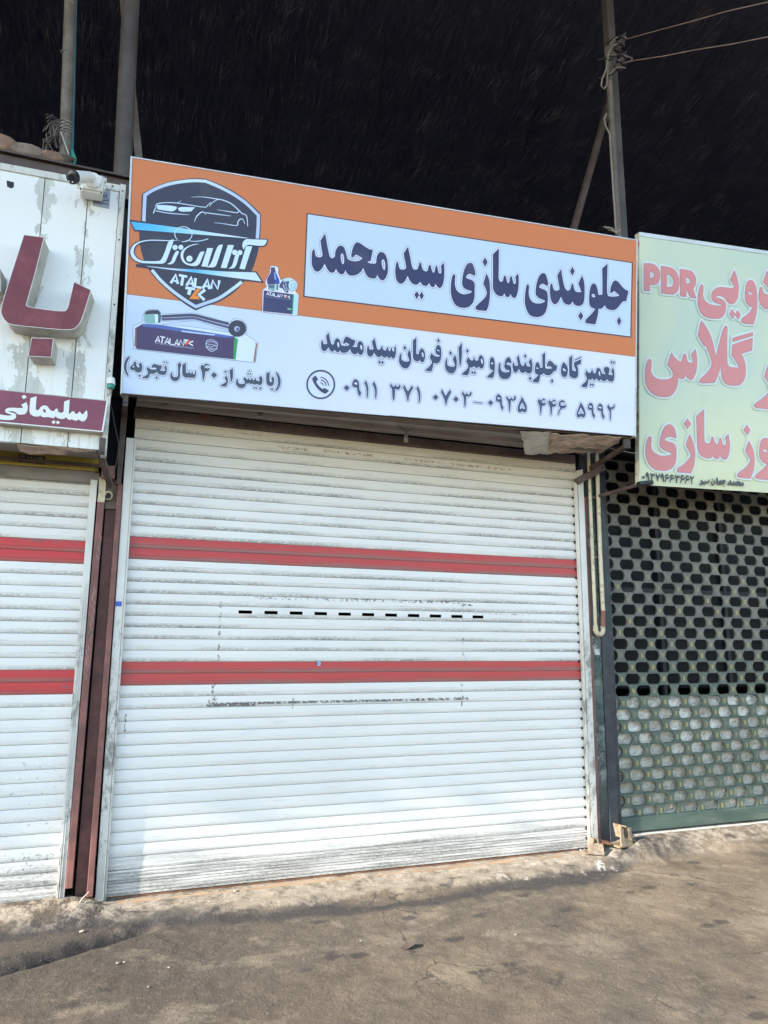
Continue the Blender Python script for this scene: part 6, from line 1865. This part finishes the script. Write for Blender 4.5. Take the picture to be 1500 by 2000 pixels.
wire(pxw([(1215, 78), (1232, 74), (1290, 58), (1350, 42), (1420, 22), (1500, 4), (1600, -22)], .02, -1.4), .0048, M['copper_wire'], 'upper bare overhead wire running off to the right from the insulators')
wire(pxw([(1216, 124), (1240, 118), (1300, 109), (1360, 97), (1430, 86), (1500, 72), (1600, 52)], .02, -1.2), .0048, M['copper_wire'], 'lower bare overhead wire running off to the right from the insulators')
mb = MB()
mb.tube(pxw([(1222, 79), (1212, 84), (1195, 90), (1188, 105), (1184, 135), (1176, 155), (1174, 168), (1180, 174), (1185, 165), (1187, 140), (1188, 105)], .03, .12), .008, 6)
mb.tube(pxw([(1187, 108), (1205, 107), (1225, 109), (1236, 115), (1232, 119), (1222, 122)], .1, .0), .006, 6)
mb.tube(pxw([(1190, 88), (1200, 76), (1213, 70), (1222, 77)], .08, .0), .006, 6)
mb.tube(pxw([(1192, 145), (1200, 135), (1211, 131), (1222, 133)], .08, .0), .006, 6)
tag(mb.build('jumper_cable', M['wire_grey'], None, origin=i2), 'grey looping jumper cables tied round the two insulators', 'cable')
mb = MB()
mb.tube(pxw([(1185, 222), (1180, 232), (1183, 246), (1191, 262), (1193, 300), (1197, 360), (1201, 420), (1203, 458)], .16, .14), .009, 6)
tag(mb.build('drop_cable', M['wire_grey'], None, origin=aty(1203, 458, .14)), 'grey cable running down the front of the pale insulator pole', 'cable')
mb = MB()
for k in range(9):
    s = aty(1203, 455, .1); e = s + Vector((rq.uniform(-.13, .05), rq.uniform(-.04, .04), rq.uniform(.0, .06)))
    mb.tube([s, (s + e) / 2 + Vector((0, 0, rq.uniform(0, .03))), e], .004, 5)
tag(mb.build('frayed_string', simple('frayed_string', (.42, .38, .34), .8), None, origin=aty(1203, 455, .1)), 'frayed pale string tied at the foot of the pale insulator pole', 'string')

# ------------------------------------------------------------------ small things on the ground
def bracket_lock(loc, label, rot, k):
    t = thing('shutter_latch', loc, label, 'latch')
    L = Vector(loc); R3 = Matrix.Rotation(rot, 3, 'Z')
    def o(c, sx, sy, sz, tilt=(0, 0)):
        T = R3 @ Matrix.Rotation(tilt[0], 3, 'X') @ Matrix.Rotation(tilt[1], 3, 'Y')
        return (L + R3 @ Vector(c), T @ Vector((1, 0, 0)), T @ Vector((0, 1, 0)), T @ Vector((0, 0, 1)), sx, sy, sz)
    mb = MB(); mb.obox(*o((0, 0, .006), .16, .10, .01)); mb.build('base_plate', M['brass_lock'], t)
    mb = MB()
    if k == 0:
        mb.obox(*o((.0, -.045, .035), .12, .012, .085, (-.55, .12))); mb.build('front_plate', M['brass_lock'], t)
        mb = MB(); mb.obox(*o((-.02, .0, .065), .012, .07, .09, (0, .2))); mb.obox(*o((.03, .01, .06), .012, .07, .08, (0, -.1))); mb.build('lug', M['brass_lock'], t)
        mb = MB(); mb.obox(*o((.09, .02, .07), .10, .06, .01, (.1, .2))); mb.build('bent_tongue', M['rust'], t)
    else:
        mb.obox(*o((-.042, -.04, .07), .035, .012, .13, (-.08, .04))); mb.obox(*o((.042, -.04, .07), .035, .012, .13, (-.08, .04))); mb.obox(*o((.0, -.041, .035), .049, .011, .055, (-.08, .04))); mb.build('front_plate', M['brass_lock'], t)
        mb = MB(); mb.obox(*o((-.035, .0, .115), .012, .08, .10, (.0, -.25))); mb.obox(*o((.02, .01, .10), .012, .07, .09, (0, .1))); mb.build('lug', M['brass_lock'], t)
        mb = MB(); mb.obox(*o((.08, -.03, .04), .09, .05, .008, (.2, .35))); mb.build('bent_tongue', M['brass_lock'], t)


p1 = aty(1160, 1672, -.10); bracket_lock((p1.x, -.10, gz(p1.x, -.10) - .002), 'rusty brass latch plate at the foot of the right guide rail of the white shutter', -.25, 0)
p2 = aty(1216, 1650, -.14); bracket_lock((p2.x, -.14, gz(p2.x, -.14) - .004), 'upright notched brass latch at the foot of the dark post by the grille', .15, 1)
mb = MB(); mb.box(.02, 2.2, -.085, -.012, .02, gz(1.2, -.085) + .007); mb.box(2.205, 3.45, -.088, -.012, .02, gz(2.8, -.088) + .007)
tag(mb.build('sill_timber', M['timber'], None, origin=(1.75, -.04, .02)), 'pale timber strip along the foot of the middle white shutter', 'doorsill')
mb = MB(); mb.box(-2.1, -.24, -.10, .0, -.02, .072); tag(mb.build('mosaic_sill', M['mosaic'], None, origin=(-1, -.05, .0)), 'rough tan mosaic strip along the foot of the left shutter', 'doorsill')
mb = MB()
q = [(-.09, -.10, .13), (-.13, -.13, .10), (-.15, -.14, .06), (-.12, -.16, .04)]
mb.tube(q, .004, 5); mb.tube([(-.14, -.14, .07), (-.08, -.12, .09)], .003, 5)
tag(mb.build('string_scrap', simple('string_scrap', (.36, .3, .24), .9), None, origin=q[-1]), 'scrap of tan string at the foot of the brown steel column', 'string')
rp_ = random.Random(21)
spots = [(460, 1745, .013, 'pale'), (230, 1882, .008, 'white'), (243, 1880, .007, 'white'), (290, 1928, .006, 'grey'), (330, 1890, .006, 'grey'), (162, 1790, .013, 'whitish'), (1008, 1826, .007, 'grey'), (705, 1838, .006, 'grey'), (1330, 1505, 0, ''), (1365, 1641, .010, 'pale')]
pebs = []
for px, py, r, colr in spots:
    if r == 0: continue
    dv = Vector(ray(px, py)); t = (0.0 - CAM_POS[2]) / dv.z; q = Vector(CAM_POS) + dv * t
    if q.y > -.05: q = aty(px, py, -.16)
    h = gz(q.x, q.y); t = (h - CAM_POS[2]) / dv.z; q2 = Vector(CAM_POS) + dv * t
    if q2.y < -.03: q = q2
    bm = bmesh.new(); bmesh.ops.create_icosphere(bm, subdivisions=2, radius=r)
    for v in bm.verts:
        k = rp_.uniform(.8, 1.15); v.co = Vector((v.co.x * k * 1.2, v.co.y * k, v.co.z * k * .65))
    me = bpy.data.meshes.new('pebble'); bm.to_mesh(me); bm.free(); me.materials.append(M['pebble'])
    o = bpy.data.objects.new('pebble', me); COL.objects.link(o); o.location = (q.x, q.y, gz(q.x, q.y) + r * .35)
    pebs.append((o, px, py))
words = ['pale pebble lying on the apron under the left half of the middle shutter', 'white pebble, left of the close pair on the dark ground at lower left', 'white pebble, right of the close pair on the dark ground at lower left', 'grey pebble nearest the bottom edge at lower left', 'small grey pebble right of the close white pair', 'whitish pebble below the foot of the brown steel column', 'grey pebble on the open ground below the latch', 'grey pebble near the leaf on the open ground', 'pale pebble on the ground before the grille']
for (o, a, b), w in zip(pebs, words): tag(o, w, 'pebble', 'pebbles scattered on the forecourt')
# dry leaf / bottle cap on the open ground
dv = Vector(ray(797, 1852)); q = Vector(CAM_POS) + dv * ((gz(1.5, -1.24) - CAM_POS[2]) / dv.z)
mb = MB(); n = 12
ringp = [(q.x + .045 * math.cos(2 * math.pi * k / n), q.y + .028 * math.sin(2 * math.pi * k / n), gz(q.x, q.y) + .012 + .012 * math.cos(2 * math.pi * k / n)) for k in range(n)]
mb.add([(q.x, q.y, gz(q.x, q.y) + .004)] + ringp, [(0, 1 + k, 1 + (k + 1) % n) for k in range(n)])
lf = mb.build('dry_leaf', simple('dry_leaf', (.07, .055, .05), .7), None, origin=q)
sd = lf.modifiers.new('thick', 'SOLIDIFY'); sd.thickness = .002
tag(lf, 'curled dark dry leaf lying on the open ground in front of the middle shutter', 'leaf')

# loose grit and gravel over the forecourt
gv = MB(); rgv = random.Random(77)
octa = [(0, 1, 4), (1, 2, 4), (2, 3, 4), (3, 0, 4)]
gp = []
while len(gp) < 5200:
    x = rgv.uniform(-1.4, 6.2); y = -abs(rgv.gauss(0, 1.15)) - .02 if rgv.random() < .7 else rgv.uniform(-3.0, -.05)
    if y > -3.1: gp.append((x, y))
gp = np.array(gp); gzz = ground_h(gp[:, 0], gp[:, 1])
for (x, y), z in zip(gp, gzz):
    r = rgv.uniform(.0016, .004) * (1 if rgv.random() < .97 else 1.6); a = rgv.uniform(0, 6.28)
    V = [(x + r * rgv.uniform(.7, 1.3) * math.cos(a + q * 1.571), y + r * rgv.uniform(.7, 1.3) * math.sin(a + q * 1.571), z - .001) for q in range(4)] + [(x + rgv.uniform(-.3, .3) * r, y, z + r * rgv.uniform(.6, 1.0))]
    gv.add(V, octa)
go2 = gv.build('gravel', simple('gravel', (.13, .11, .09), .9, var=.5, scale=60), None, recalc=False)
tag(go2, 'loose fine grit scattered over the dusty forecourt', 'gravel', kind='stuff')
